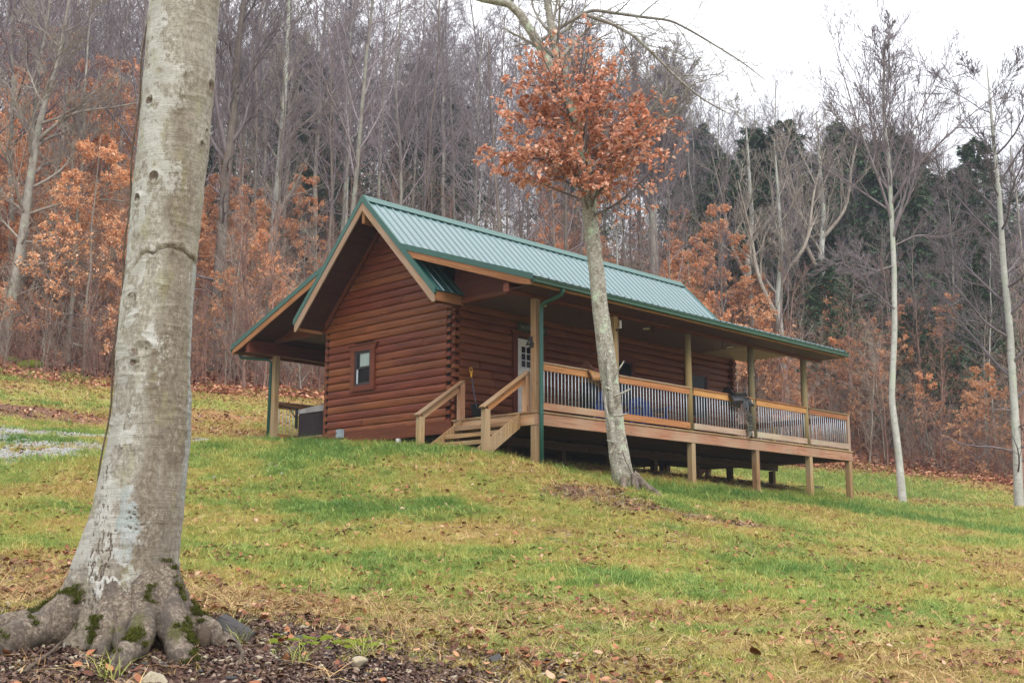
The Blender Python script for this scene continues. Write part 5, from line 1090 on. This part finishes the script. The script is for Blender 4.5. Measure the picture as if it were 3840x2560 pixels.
for k, (px, D, lab) in enumerate(((2950, 60, 'crooked pale limbed tree left of the dark hemlocks'), (3120, 66, 'crooked pale forked tree among the dark hemlocks'), (2840, 64, 'pale twisting tree above the orange leaves'))):
    cx0, cy0 = at_az(px, D); cz0 = h1(cx0, cy0)
    hero([(cx0, cy0, cz0-.3, .24), (cx0, cy0, cz0+3, .2), (cx0-.3, cy0, cz0+6, .17), (cx0+.3, cy0, cz0+9, .13), (cx0, cy0, cz0+15, .03)], 'crooked_tree', lab, 'barkpale', 'twigpale', 60, [[(cx0-.2, cy0, cz0+5.2, .14), (cx0-1.1, cy0+.6, cz0+7.4, .11), (cx0-1.2, cy0+.8, cz0+9.5, .08), (cx0-2, cy0+1, cz0+12.5, .02)], [(cx0, cy0, cz0+7.5, .12), (cx0+1.2, cy0-1, cz0+9.3, .09), (cx0+1.4, cy0-1.3, cz0+12, .06), (cx0+2, cy0-1.8, cz0+14.5, .02)]], 10, .5, 3.2, 45, .08, 6, 5, 4, .009)
# ---- the wood
heroes = [(16.8, 1), (18.4, -1.8), (1.4, 28.4), (8.2, 24.9)]
def inwood(lo, hi, n, pxr=(-350, 4200), mind=1.5, bias=1.0):
    out = []; tries = 0
    while len(out) < n and tries < n*60:
        tries += 1; px = rnd.uniform(*pxr); a = math.radians(45.7044)+math.atan((px-1920)/4419.4); e = float(np.interp(math.degrees(a), [q[0] for q in FE], [q[1] for q in FE]))
        D = e+lo+(hi-lo)*rnd.random()**bias; x, y = CAM[0]+math.sin(a)*D, CAM[1]+math.cos(a)*D
        if all((x-u)**2+(y-v)**2 > mind**2 for u, v, *_ in out+heroes): out.append((x, y, D-e, px))
    return out
def zone(px, dd):
    a = 'at the far left' if px < 330 else 'just behind the foreground beech' if px < 850 else 'left of the roof peak' if px < 1360 else 'above the roof ridge' if px < 2150 else 'behind the copper leaves' if px < 2560 else 'above the porch roof' if px < 3150 else 'right of the porch' if px < 3500 else 'at the far right'
    return a+(' at the wood edge' if dd < 9 else ' midway up the hill' if dd < 26 else ' near the hill crest')
KD = [('tall bare grey trunked tree on the wooded hillside', 'bare grey trunked trees on the hillside'), ('tall thin brown trunked bare tree on the wooded hillside', 'thin brown trunked trees on the hillside'), ('tall broad crowned bare tree on the wooded hillside', 'broad crowned bare trees on the hillside'), ('thin pale barked bare tree on the wooded hillside', 'pale barked trees on the hillside'), ('brown bare tree with spreading limbs on the hillside', 'spreading bare trees on the hillside')]
KQ = ['tall bare grey tree', 'thin bare brown tree', 'broad crowned bare tree', 'thin pale barked tree', 'brown spreading bare tree']
for x, y, dd, px in inwood(.8, 46, 215, mind=2.2, bias=.8):
    k = rnd.choice((0, 0, 1, 1, 2, 3, 4)); far = dd > 30; s = rnd.uniform(.8, 1.12)*float(np.interp(px, [2300, 2700, 3840], [1.0, .74, .66]))
    z_ = zone(px, dd); q_ = KQ[k]; place(TALL[k], x, y, s, rnd.uniform(0, 6.28), q_+' '+z_, 'tree', q_+'s '+z_, 'bare_tree', tilt=rnd.gauss(0, .055))
for x, y, dd, px in inwood(-.6, 30, 285, mind=.9, bias=1.5):
    k = rnd.randrange(4); s = rnd.uniform(.55, 1.2)
    o = link('sapling', SAP[k], None, None, (x, y, h1(x, y)-.1)); o.scale = (s, s, s*rnd.uniform(.9, 1.25)); o.rotation_euler = (rnd.uniform(-.1, .1), rnd.uniform(-.1, .1), rnd.uniform(0, 6.28))
    q_ = ('brown' if k % 2 else 'pale')+' twigged bare sapling '; tagit(o, q_+zone(px, dd), 'sapling', q_[:-1]+'s '+zone(px, dd))
bs = []
for rng_, n_, (lo, hi) in (((-250, 430), 36, (1, 26)), ((640, 960), 14, (2, 14)), ((430, 700), 5, (3, 16)), ((2520, 2900), 14, (1, 20)), ((2880, 3350), 9, (0, 7)), ((3350, 4000), 12, (0, 8)), ((1000, 2500), 8, (6, 30)), ((3000, 4000), 4, (10, 25))): bs += inwood(lo, hi, n_, rng_, 1.6)
for px, D, s in ((2610, 58.5, 1.25), (2740, 60, 1.5), (2830, 59.5, 1.1)):
    x, y = at_az(px, D); place(BEE[0], x, y, s, px*.1, 'orange leaved beech beyond the roof end, %s' % {2610: 'leftmost, nearest the ridge', 2740: 'the tallest, in the middle', 2830: 'rightmost, above the porch roof'}[px], 'tree', 'orange beeches beyond the roof end', 'young_beech')
for x, y, dd, px in bs:
    k = rnd.choice((0, 1, 1, 2)); s = rnd.uniform(.55, 1.15)*((1.15+.45*min(dd, 16)/16) if px < 430 else .8 if px > 2880 else 1.0)
    place(BEE[k], x, y, s, rnd.uniform(0, 6.28), ('orange leaved young beech ' if k < 2 else 'sparse orange leaved beech ')+zone(px, dd), 'tree', ('orange leaved young beeches ' if k < 2 else 'sparse orange leaved beeches ')+zone(px, dd), 'young_beech')
hs = []
for rng_, n_, (lo, hi) in (((2560, 2720), 2, (22, 32)), ((2750, 3260), 6, (12, 30)), ((3250, 3800), 9, (5, 26)), ((2620, 3300), 6, (8, 24)), ((3100, 3500), 4, (3, 14)), ((1050, 1250), 3, (26, 36)), ((150, 700), 3, (28, 40)), ((1500, 2300), 4, (30, 42))): hs += [h for h in inwood(lo, hi, n_, rng_, 2.2)]
for x, y, dd, px in hs:
    s = rnd.uniform(.75, 1.0)*(.62 if dd < 12 else .95); place(HEM[rnd.randrange(2)], x, y, s*1.3, rnd.uniform(0, 6.28), 'dark green hemlock '+zone(px, dd), 'tree', 'hemlocks '+zone(px, dd), 'hemlock_tree', sz=s*rnd.uniform(.85, 1.0))
for k in range(16):      # fallen trunks between the standing trees
    x, y, dd, px = inwood(6, 24, 1, (-200, 3900), 0)[0]; a = rnd.uniform(0, 6.28); L_ = rnd.uniform(3, 7); pts = []
    for t in np.linspace(0, 1, 8): u, v = x+math.cos(a)*L_*t, y+math.sin(a)*L_*t; pts.append((u, v, h1(u, v)+.10+(.9*t*t if k % 3 == 0 else .05)))
    tagit(tube_obj('fallen_tree', pts, np.linspace(.13, .05, 8), M['barkgrey'], None, 9), 'fallen grey trunk on the forest floor '+zone(px, dd), 'fallen tree', 'fallen trunks '+zone(px, dd))
# far ridge wood: trees too many to count

# ================================================================= SCATTERED STUFF (geometry nodes instances)
LIB = bpy.data.collections.new('scatter_models')      # model meshes live outside the scene
def scatter(name, models, P, R, S, label, attrs=None, pick=None):
    n = len(P); me = bpy.data.meshes.new(name); me.vertices.add(n); me.vertices.foreach_set('co', np.asarray(P, np.float32).ravel())
    a = me.attributes.new('rot', 'FLOAT_VECTOR', 'POINT'); a.data.foreach_set('vector', np.asarray(R, np.float32).ravel())
    a = me.attributes.new('scl', 'FLOAT', 'POINT'); a.data.foreach_set('value', np.asarray(S, np.float32))
    a = me.attributes.new('pick', 'INT', 'POINT'); a.data.foreach_set('value', (pick if pick is not None else rg.integers(0, len(models), n)).astype(np.int32))
    for k, v in (attrs or {}).items(): a = me.attributes.new(k, 'FLOAT', 'POINT'); a.data.foreach_set('value', np.asarray(v, np.float32))
    c = bpy.data.collections.new(name+'_models'); LIB.children.link(c)
    for i_, m_ in enumerate(models): o = bpy.data.objects.new('%s_%02d' % (name, i_), m_); c.objects.link(o)
    ob = bpy.data.objects.new(name, me); COL.objects.link(ob)
    g = bpy.data.node_groups.new(name+'_nodes', 'GeometryNodeTree'); g.interface.new_socket('Geometry', in_out='INPUT', socket_type='NodeSocketGeometry'); g.interface.new_socket('Geometry', in_out='OUTPUT', socket_type='NodeSocketGeometry')
    gi = g.nodes.new('NodeGroupInput'); go = g.nodes.new('NodeGroupOutput'); ip = g.nodes.new('GeometryNodeInstanceOnPoints'); ci = g.nodes.new('GeometryNodeCollectionInfo')
    ci.inputs['Collection'].default_value = c; ci.inputs['Separate Children'].default_value = True; ci.inputs['Reset Children'].default_value = True
    def na(nm, ty): q = g.nodes.new('GeometryNodeInputNamedAttribute'); q.data_type = ty; q.inputs['Name'].default_value = nm; return next(o for o in q.outputs if o.enabled and o.name == 'Attribute')
    L = g.links.new; L(gi.outputs[0], ip.inputs['Points']); L(ci.outputs[0], ip.inputs['Instance']); ip.inputs['Pick Instance'].default_value = True
    L(na('pick', 'INT'), ip.inputs['Instance Index']); L(na('rot', 'FLOAT_VECTOR'), ip.inputs['Rotation']); L(na('scl', 'FLOAT'), ip.inputs['Scale']); L(ip.outputs[0], go.inputs[0])
    md = ob.modifiers.new('instances', 'NODES'); md.node_group = g
    return tagit(ob, label, kind='stuff')
def zground(x, y):
    return H(x, y)+(fbm(x, y, .5, 3)-.5)*.05
# lawn tufts
def tuft(nb, h, spread, lean, w_):
    b = rg.normal(0, spread*.5, (nb, 2)); az = rg.random(nb)*6.28; ln = lean*(.4+rg.random(nb)); hh = h*(.5+.7*rg.random(nb)); ww = w_*(.7+.6*rg.random(nb))
    d = np.stack([np.cos(az), np.sin(az)], -1); s = np.stack([-np.sin(az), np.cos(az)], -1); V = []
    for t, wt in ((0, 1), (.5, .8), (1, .0)):
        c = b+d*(ln*hh*t**1.6)[:, None]; z = hh*t*(1-.25*ln*t)-.006
        if wt > 0: V += [np.c_[c+s*(ww*wt/2)[:, None], z], np.c_[c-s*(ww*wt/2)[:, None], z]]
        else: V += [np.c_[c, z]]
    V = np.stack(V, 1); k = (np.arange(nb)*5)[:, None]; return V.reshape(-1, 3), [k+np.array([[0, 1, 3, 2]]), k+np.array([[2, 3, 4]])]
GR = []
for k in range(8):
    V, F = tuft(16, .055 if k < 6 else .10, .055, .9 if k % 2 else 1.5, .0045); m_ = bigmesh('tuft', V, F, True); m_.materials.append(M['grass']); GR.append(m_)
def wedge(n, D0, D1, px0=-1000, px1=5300, pw=1.0):
    D = np.sqrt(D0**2+(D1**2-D0**2)*rg.random(n)**pw); px = px0+(px1-px0)*rg.random(n); a = math.radians(45.7044)+np.arctan((px-1920)/4419.4); return CAM[0]+np.sin(a)*D, CAM[1]+np.cos(a)*D, D
Gx = []; Gy = []; Gs = []
for n_, a, b, s in ((120000, 5.0, 11.5, .82), (130000, 11.5, 20, 1.25), (105000, 20, 33, 1.9), (62000, 33, 60, 2.7)):
    x, y, D = wedge(n_, a, b); Gx.append(x); Gy.append(y); Gs.append(np.full(n_, s))
x = np.concatenate(Gx); y = np.concatenate(Gy); s = np.concatenate(Gs); g_, d_, f_, gr_, l_, m_ = cover(x, y)
cl = fbm(x, y, .25, 77, 2); pr = np.clip(1.15-.85*d_-.75*m_, .06, 1)*np.clip(1-1.15*f_, 0, 1)*(1-.95*gr_)*(.55+.45*g_)*(.45+1.1*cl)*(1-.65*l_)*(1-.75*sst(d_, .55, .9)); pr = np.maximum(pr, .02*(1-f_)*(1-gr_))
kp = (rg.random(len(x)) < pr) & (np.hypot(x+12.46, y+8.2) > .38); x, y, s, g_, l_, dd_ = x[kp], y[kp], s[kp], g_[kp], l_[kp], d_[kp]
tone = np.clip(g_+rg.normal(0, .13, len(x))+(fbm(x, y, .35, 91)-.5)*.7-.35*l_-.22*dd_, 0, 1); n_ = len(x); print('tufts', n_)
R = np.stack([rg.normal(0, .15, n_), rg.normal(0, .15, n_), rg.random(n_)*6.28], -1); pk = rg.integers(0, 6, n_); pk[rg.random(n_) < .06] = 6+rg.integers(0, 2)
scatter('lawn_grass', GR, np.c_[x, y, zground(x, y)-.004], R, s*(.65+.6*rg.random(n_))*(.8+.5*g_), 'short mixed green and straw coloured lawn grass', {'tone': tone}, pk)
mp_ = np.concatenate(mpts); n_ = len(mp_); print('moss', n_); MO = []
for k in range(3): V, F = tuft(10, .035, .02, .8, .004); m_ = bigmesh('moss_tuft', V, F, True); m_.materials.append(M['darkmoss']); MO.append(m_)
scatter('root_moss', MO, mp_, np.stack([rg.normal(0, .5, n_), rg.normal(0, .5, n_), rg.random(n_)*6.28], -1), .45+.5*rg.random(n_), 'dark green moss growing on the beech roots')
# fallen leaves
LV = []
for k in range(6):
    n1, n2 = 4, 3; V = []
    for i_ in range(n1+1):
        t = i_/n1
        for j_ in range(-1, 2):
            wd = math.sin(math.pi*min(1, t*.92+.04))*.34; V.append((t-.5, j_*wd, .10*abs(j_)*math.sin(k+t*3)+.16*(t-.5)**2*(1 if k % 2 else -1)+.05*j_*math.cos(k*2+t*4)))
    F = [(i_*3+j_, (i_+1)*3+j_, (i_+1)*3+j_+1, i_*3+j_+1) for i_ in range(n1) for j_ in range(2)]
    m_ = bigmesh('leaf_litter', np.array(V), np.array(F), True); m_.materials.append(M['litter']); LV.append(m_)
def drop(n_, P_, sz, nm, lab, mods, pf, tilt=.35, dz=.012):
    x = np.concatenate([p[0] for p in P_]); y = np.concatenate([p[1] for p in P_]); D = np.concatenate([p[2] for p in P_]); c = cover(x, y); kp = rg.random(len(x)) < pf(x, y, c, D); x, y, D = x[kp], y[kp], D[kp]; n_ = len(x)
    R = np.stack([rg.normal(0, tilt, n_), rg.normal(0, tilt, n_), rg.random(n_)*6.28], -1); print(nm, n_)
    return scatter(nm, mods, np.c_[x, y, zground(x, y)+dz], R, sz(D)*(.6+.7*rg.random(n_)), lab)
drop(0, [wedge(20000, 5.2, 14), wedge(44000, 14, 30), wedge(95000, 30, 58)], lambda D: .054+.0009*D, 'lawn_leaves', 'dry brown leaves strewn over the lawn', LV,
     lambda x, y, c, D: (.10+.75*sst(fbm(x, y, .7, 15), .45, .75)+.95*c[4]+.05*c[1])*(1-c[2]*.6)*(1-.6*c[5])*(1-.6*c[3]), .4, .03)
def fw_(n_, lo, hi):
    px = -300+4400*rg.random(n_); a = math.radians(45.7044)+np.arctan((px-1920)/4419.4); e = np.interp(np.degrees(a), [q[0] for q in FE], [q[1] for q in FE]); D = e+lo+(hi-lo)*rg.random(n_)**1.4; return CAM[0]+np.sin(a)*D, CAM[1]+np.cos(a)*D, D
FL = [m_.copy() for m_ in LV]
def flm():
    n = N('forest leaf litter', .6, .3); r = n.rand(); n.col(n.ramp(r, [(0, (.14, .05, .035)), (.4, (.34, .12, .07)), (.75, (.44, .20, .11)), (1, (.55, .34, .22))])); return n.m
M['flitter'] = flm()
for m_ in FL: m_.materials.clear(); m_.materials.append(M['flitter'])
drop(0, [fw_(60000, -2.5, 34)], lambda D: .20+D*0, 'forest_litter', 'red brown leaf litter covering the forest floor', FL, lambda x, y, c, D: np.ones(len(x))*.9, .5, .03)
ML = [m_.copy() for m_ in LV[:4]]
for m_ in ML: m_.materials.clear(); m_.materials.append(M['mulch'])
drop(0, [wedge(125000, 5.2, 9.5), wedge(85000, 9.5, 22), wedge(9000, 22, 30)], lambda D: .026+.001*D, 'leaf_mulch', 'dark decayed leaf mulch on the bare earth', ML, lambda x, y, c, D: np.clip(1.2*c[5]+.6*c[1]-.12, 0, 1)*(.25+1.1*sst(fbm(x, y, .5, 19), .35, .6))*(1-c[2]), .5, .012)
SW = []
for k in range(4):
    V, F = tuft(9, .05, .05, 3.2, .004); m_ = bigmesh('straw', V, F, True); SW.append(m_)
def strawm():
    n = N('dead straw', .7, .2); r = n.rand(); n.col(n.ramp(r, [(0, (.20, .11, .055)), (.5, (.34, .21, .10)), (1, (.50, .38, .17))])); return n.m
M['straw2'] = strawm()
for m_ in SW: m_.materials.append(M['straw2'])
drop(0, [wedge(52000, 5.2, 11), wedge(52000, 11, 26)], lambda D: 1.0+.03*D, 'straw_thatch', 'dead straw coloured grass lying flat between the green blades', SW, lambda x, y, c, D: np.clip(.30+.45*c[1]-.75*c[5]-.4*c[0], .03, 1)*(1-c[2])*(1-c[3]), .25, .008)
# stones
def rock(seed, n1=14, n2=10, sq=(1, .8, .55), ang=.5, npl=11):
    r2 = np.random.default_rng(seed); th = np.linspace(0, math.pi, n2)[:, None]; ph_ = np.linspace(0, 2*math.pi, n1, endpoint=False)[None, :]
    D_ = np.stack([np.sin(th)*np.cos(ph_), np.sin(th)*np.sin(ph_), np.cos(th)+0*ph_], -1); r_ = np.full(D_.shape[:2], 1.15)
    for _ in range(npl):
        nrm = r2.normal(0, 1, 3); nrm /= np.linalg.norm(nrm); dd = D_ @ nrm; lim = ang+r2.random()*.35; r_ = np.where(dd*r_ > lim, lim/np.maximum(dd, .01), r_)
    V = D_*r_[..., None]*np.array(sq); i_ = (np.arange(n2-1)*n1)[:, None]; j_ = np.arange(n1)[None, :]; F = np.stack([i_+j_, i_+(j_+1) % n1, i_+n1+(j_+1) % n1, i_+n1+j_], -1).reshape(-1, 4)
    return bigmesh('rock', V.reshape(-1, 3), F, False)
ST = []
for k in range(5): m_ = rock(k, 7, 5); m_.materials.append(M['stonew']); ST.append(m_)
drop(0, [wedge(30000, 19, 34, -200, 1100), wedge(5000, 18, 26, 700, 2050)], lambda D: .040+D*0, 'driveway_gravel', 'pale crushed stone gravel beside the driveway', ST, lambda x, y, c, D: np.clip(c[3]*1.2, 0, 1)*.95+.003, 1.0, .008)
S2_ = []
for k in range(5): m_ = rock(20+k, 8, 6, (1, .8, .35)); m_.materials.append(M['stoneg' if k % 2 else 'stonet']); S2_.append(m_)
drop(0, [wedge(7500, 5.2, 10.5), wedge(6500, 15, 21)], lambda D: .018+D*.0012, 'loose_stones', 'small flat stones in the bare earth', S2_, lambda x, y, c, D: np.clip(c[1]*.9-.2*c[5], 0, 1), .3, .008)
# litter sticks
SK = []
for k in range(4):
    P0, R0 = trunkpath(.5, .004, 7, .0, .12, .4); P0 = P0[:, :, [2, 0, 1]]; V, F = tubes(P0, R0, 5); m_ = bigmesh('twiglet', V, F); m_.materials.append(M['stick']); SK.append(m_)
drop(0, [wedge(900, 5.6, 11), wedge(600, 15, 22)], lambda D: .35+D*0, 'ground_twigs', 'small dead twigs lying on the bare earth', SK, lambda x, y, c, D: np.clip(c[5]+c[1]*.5, 0, 1)*.6, .12, .012)
# brush at the wood's edge
BR_ = []
for k in range(3):
    P0, R0 = trunkpath(2.6, .012, 8, .05, .12, .3); P1, R1 = grow(P0, R0, 9, .1, 1, 1.0, 40, .1, .15, 5, .6, .5, .005); P2, R2 = grow(P1, R1, 4, .2, 1, -.5, 35, .08, .15, 3, .7, .6, .0045)
    V, F = joinVF([tubes(P0, R0, 4), tubes(P1, R1, 3), tubes(P2, R2, 3)]); m_ = bigmesh('brush', V, F); m_.materials.append(M['brush' if k else 'twigpale']); BR_.append(m_)
bx = fw_(5200, -.6, 34); n_ = len(bx[0])
scatter('underbrush', BR_, np.c_[bx[0], bx[1], H(bx[0], bx[1])-.05], np.stack([rg.normal(0, .15, n_), rg.normal(0, .15, n_), rg.random(n_)*6.28], -1), .4+.75*rg.random(n_), 'tangled leafless brush filling the wood edge')
FT = [t[1][1] for t in TALL]
px = -500+5000*rg.random(420); a = math.radians(45.7044)+np.arctan((px-1920)/4419.4); D = 92+45*rg.random(420); fx, fy = CAM[0]+np.sin(a)*D, CAM[1]+np.cos(a)*D
scatter('far_wood', FT, np.c_[fx, fy, H(fx, fy)], np.stack([fx*0, fx*0, rg.random(420)*6.28], -1), (.7+.3*rg.random(420))*np.where(px > 2600, .7, 1.0), 'distant bare wood along the hill crest', pick=rg.integers(0, 5, 420))

# ================================================================= FOREGROUND THINGS
def stone(seed, x, y, s, sq, mt, lab, nm='rock', rz=0, dz=0, grp=None):
    o = link(nm, rock(seed, 30, 22, sq, .42, 8), mt, None, (x, y, h1(x, y)+dz)); o.scale = (s, s, s); o.rotation_euler = (.1, -.15, rz); return tagit(o, lab, 'rock', grp)
import bmesh
def hull(pts, x, y, s, mt, lab, nm, rz, dz):
    b = bmesh.new(); [b.verts.new(p) for p in pts]; r_ = bmesh.ops.convex_hull(b, input=b.verts); bmesh.ops.bevel(b, geom=b.edges[:], offset=.025, segments=1, affect='EDGES')
    me = bpy.data.meshes.new(nm); b.to_mesh(me); b.free(); o = link(nm, me, mt, None, (x, y, h1(x, y)+dz)); o.scale = (s, s, s); o.rotation_euler = (0, 0, rz); return tagit(o, lab, 'rock')
# local x runs to the right of the view, y away
hull([(-.62, -.10, -.1), (-.58, .1, .12), (-.30, -.28, -.12), (-.22, -.16, .52), (-.12, .22, .60), (.05, -.30, .12), (.30, .05, .34), (.62, -.12, .10), (.70, .1, .16), (.55, -.26, -.15), (.0, -.36, -.15), (.6, .3, -.1), (-.2, .45, .1), (.1, .5, -.1)], -11.87, -8.36, .26, M['stoneg'], 'angular dark slate rock beside the mossy beech roots', 'slate_rock', -.797, .0)
stone(5, -11.72, -9.53, .085, (1, .7, .5), M['stonet'], 'tan angular stone in the bare earth near the moss patch', 'tan_rock', .5, .01)
hull([(-.6, 0, -.2), (-.45, -.3, .1), (-.2, .1, .42), (.1, -.2, .38), (.35, .2, .25), (.65, -.1, .0), (.5, -.35, -.2), (-.1, -.45, -.2), (0, .5, -.1)], -12.93, -9.33, .13, M['stonet'], 'yellowish rock at the bottom edge below the beech roots', 'tan_rock', -.797, .0)
stone(9, -10.83, -9.81, .055, (1.2, .7, .6), M['stoneg'], 'small rounded dark stone among brown leaves at lower centre', 'dark_stone', .1, .01)
stone(12, -11.98, -8.12, .06, (1, .8, .7), M['stonet'], 'small pale stone just behind the slate rock', 'pale_stone', .9, .02)
for k, (x, y, lab) in enumerate(((-11.4, -8.55, 'flat grey stone left of the bright moss'), (-11.1, -8.95, 'flat pale stone right of the bright moss'), (-12.05, -9.2, 'flat brown stone right of the large roots'), (-11.0, -7.2, 'flat tan stone among leaves in the thin grass'))):
    stone(30+k, x, y, .06, (1.2, .8, .4), M['stonet' if k % 2 else 'stoneg'], lab, 'flat_stone', k*1.1, .0)
ms = thing('moss_patch', 'bright yellow green moss cushions on the bare earth', 'moss')
mo_v = [];
for k in range(46):
    a = rnd.gauss(0, .19); b = rnd.gauss(0, .12); x, y = -11.33+a*RV[0]+b*DV[0], -8.78+a*RV[1]+b*DV[1]; r = rnd.uniform(.02, .045); m_ = rock(60+k % 5, 12, 8, (1, .9, .5), .8)
    o = link('moss_cushion', m_, M['moss'], ms, (x, y, h1(x, y)+.005)); o.scale = (r, r, r)
    m_.polygons.foreach_set('use_smooth', [True]*len(m_.polygons))
for pts, r, lab in (([(-13.46, -8.95, -3.30), (-13.3, -8.75, -3.27), (-13.15, -8.58, -3.24), (-13.03, -8.44, -3.2)], .010, 'pale forked twig lying in front of the left roots'), ([(-12.35, -9.25, -3.32), (-12.2, -9.05, -3.27), (-12.1, -8.85, -3.26)], .014, 'dark broken stick lying right of the roots'), ([(-11.95, -9.1, -3.30), (-11.75, -8.95, -3.27)], .018, 'short thick dark stick below the slate rock'), ([(-13.0, -9.05, -3.28), (-12.9, -8.85, -3.15), (-12.84, -8.68, -3.05)], .005, 'thin pale twig leaning against the front root')):
    tagit(tube_obj('fallen_stick', pts, r, M['stick'], None, 8), lab, 'stick')
for x, y, h_, r, lab in ((-12.22, -8.62, .13, .04, 'small broken stub beside the right root'), (-13.25, -7.85, .30, .035, 'broken grey stump left of the roots'), (-11.95, -7.75, .12, .03, 'short dark stump behind the slate rock')):
    z = h1(x, y); tagit(tube_obj('stump', [(x, y, z-.05), (x+.01, y, z+h_*.5), (x+.03, y-.01, z+h_)], [r*1.2, r, r*.8], M['stick'], None, 10), lab, 'stump')
for k, (x, y, sd) in enumerate(((-11.6, -8.05, 1), (-12.0, -9.35, 2), (-11.95, -8.6, 3), (-12.95, -7.35, 4), (-11.5, -9.3, 5), (-13.1, -9.2, 6))):
    V, F = tuft(26, .22, .06, 1.2, .006); m_ = bigmesh('long_grass', V, F, True); n_ = M.get('straw') or plain('long straw grass', (.34, .31, .09), .6, .2, 0, .3, 8, (.12, .17, .03)); M['straw'] = n_
    o = link('grass_tuft', m_, n_, None, (x, y, h1(x, y))); tagit(o, 'tall ragged grass tuft %s' % ('behind the slate rock', 'at the bottom below the slate rock', 'against the slate rock', 'left of the beech roots', 'beside the tan stone', 'at the lower left in front of the roots')[k], 'grass tuft', 'ragged grass tufts near the beech')
for k in range(40):
    x, y, D = wedge(1, 7, 16, 900, 3700); x, y = float(x[0]), float(y[0]); m_ = LV[k % 6]
    o = link('fallen_leaf', m_, None, None, (x, y, h1(x, y)+.04)); s_ = rnd.uniform(.075, .11); o.scale = (s_, s_, s_); o.rotation_euler = (rnd.gauss(0, .4), rnd.gauss(0, .4), rnd.uniform(0, 6.28)); tagit(o, 'large curled brown leaf lying on the near lawn', 'leaf', 'large curled leaves on the near lawn')
for x, y, r, lab in ((1.35, 27.4, .35, 'mossy mound at the foot of the far left tree'), (1.75, 26.6, .5, 'low yellow green moss mound at the wood edge')):
    m_ = rock(90, 16, 10, (1, .8, .45), .8); o = link('moss_mound', m_, M['moss'], None, (x, y, h1(x, y))); o.scale = (r, r, r); tagit(o, lab, 'moss')

# ================================================================= HAZE
lo = -12.0
hz = box(-80, 250, -80, 250, -28, 78, c=0).obj('haze', None)
hm = bpy.data.materials.new('thin damp haze'); hm.use_nodes = True; t_ = hm.node_tree; t_.nodes.clear(); oo = t_.nodes.new('ShaderNodeOutputMaterial'); pv = t_.nodes.new('ShaderNodeVolumePrincipled')
pv.inputs['Density'].default_value = 0.00055; pv.inputs['Color'].default_value = (.74, .82, 1.0, 1); pv.inputs['Anisotropy'].default_value = .2; t_.links.new(pv.outputs[0], oo.inputs['Volume']); hz.data.materials.append(hm)
tagit(hz, 'thin bluish winter haze in the valley air', kind='stuff')
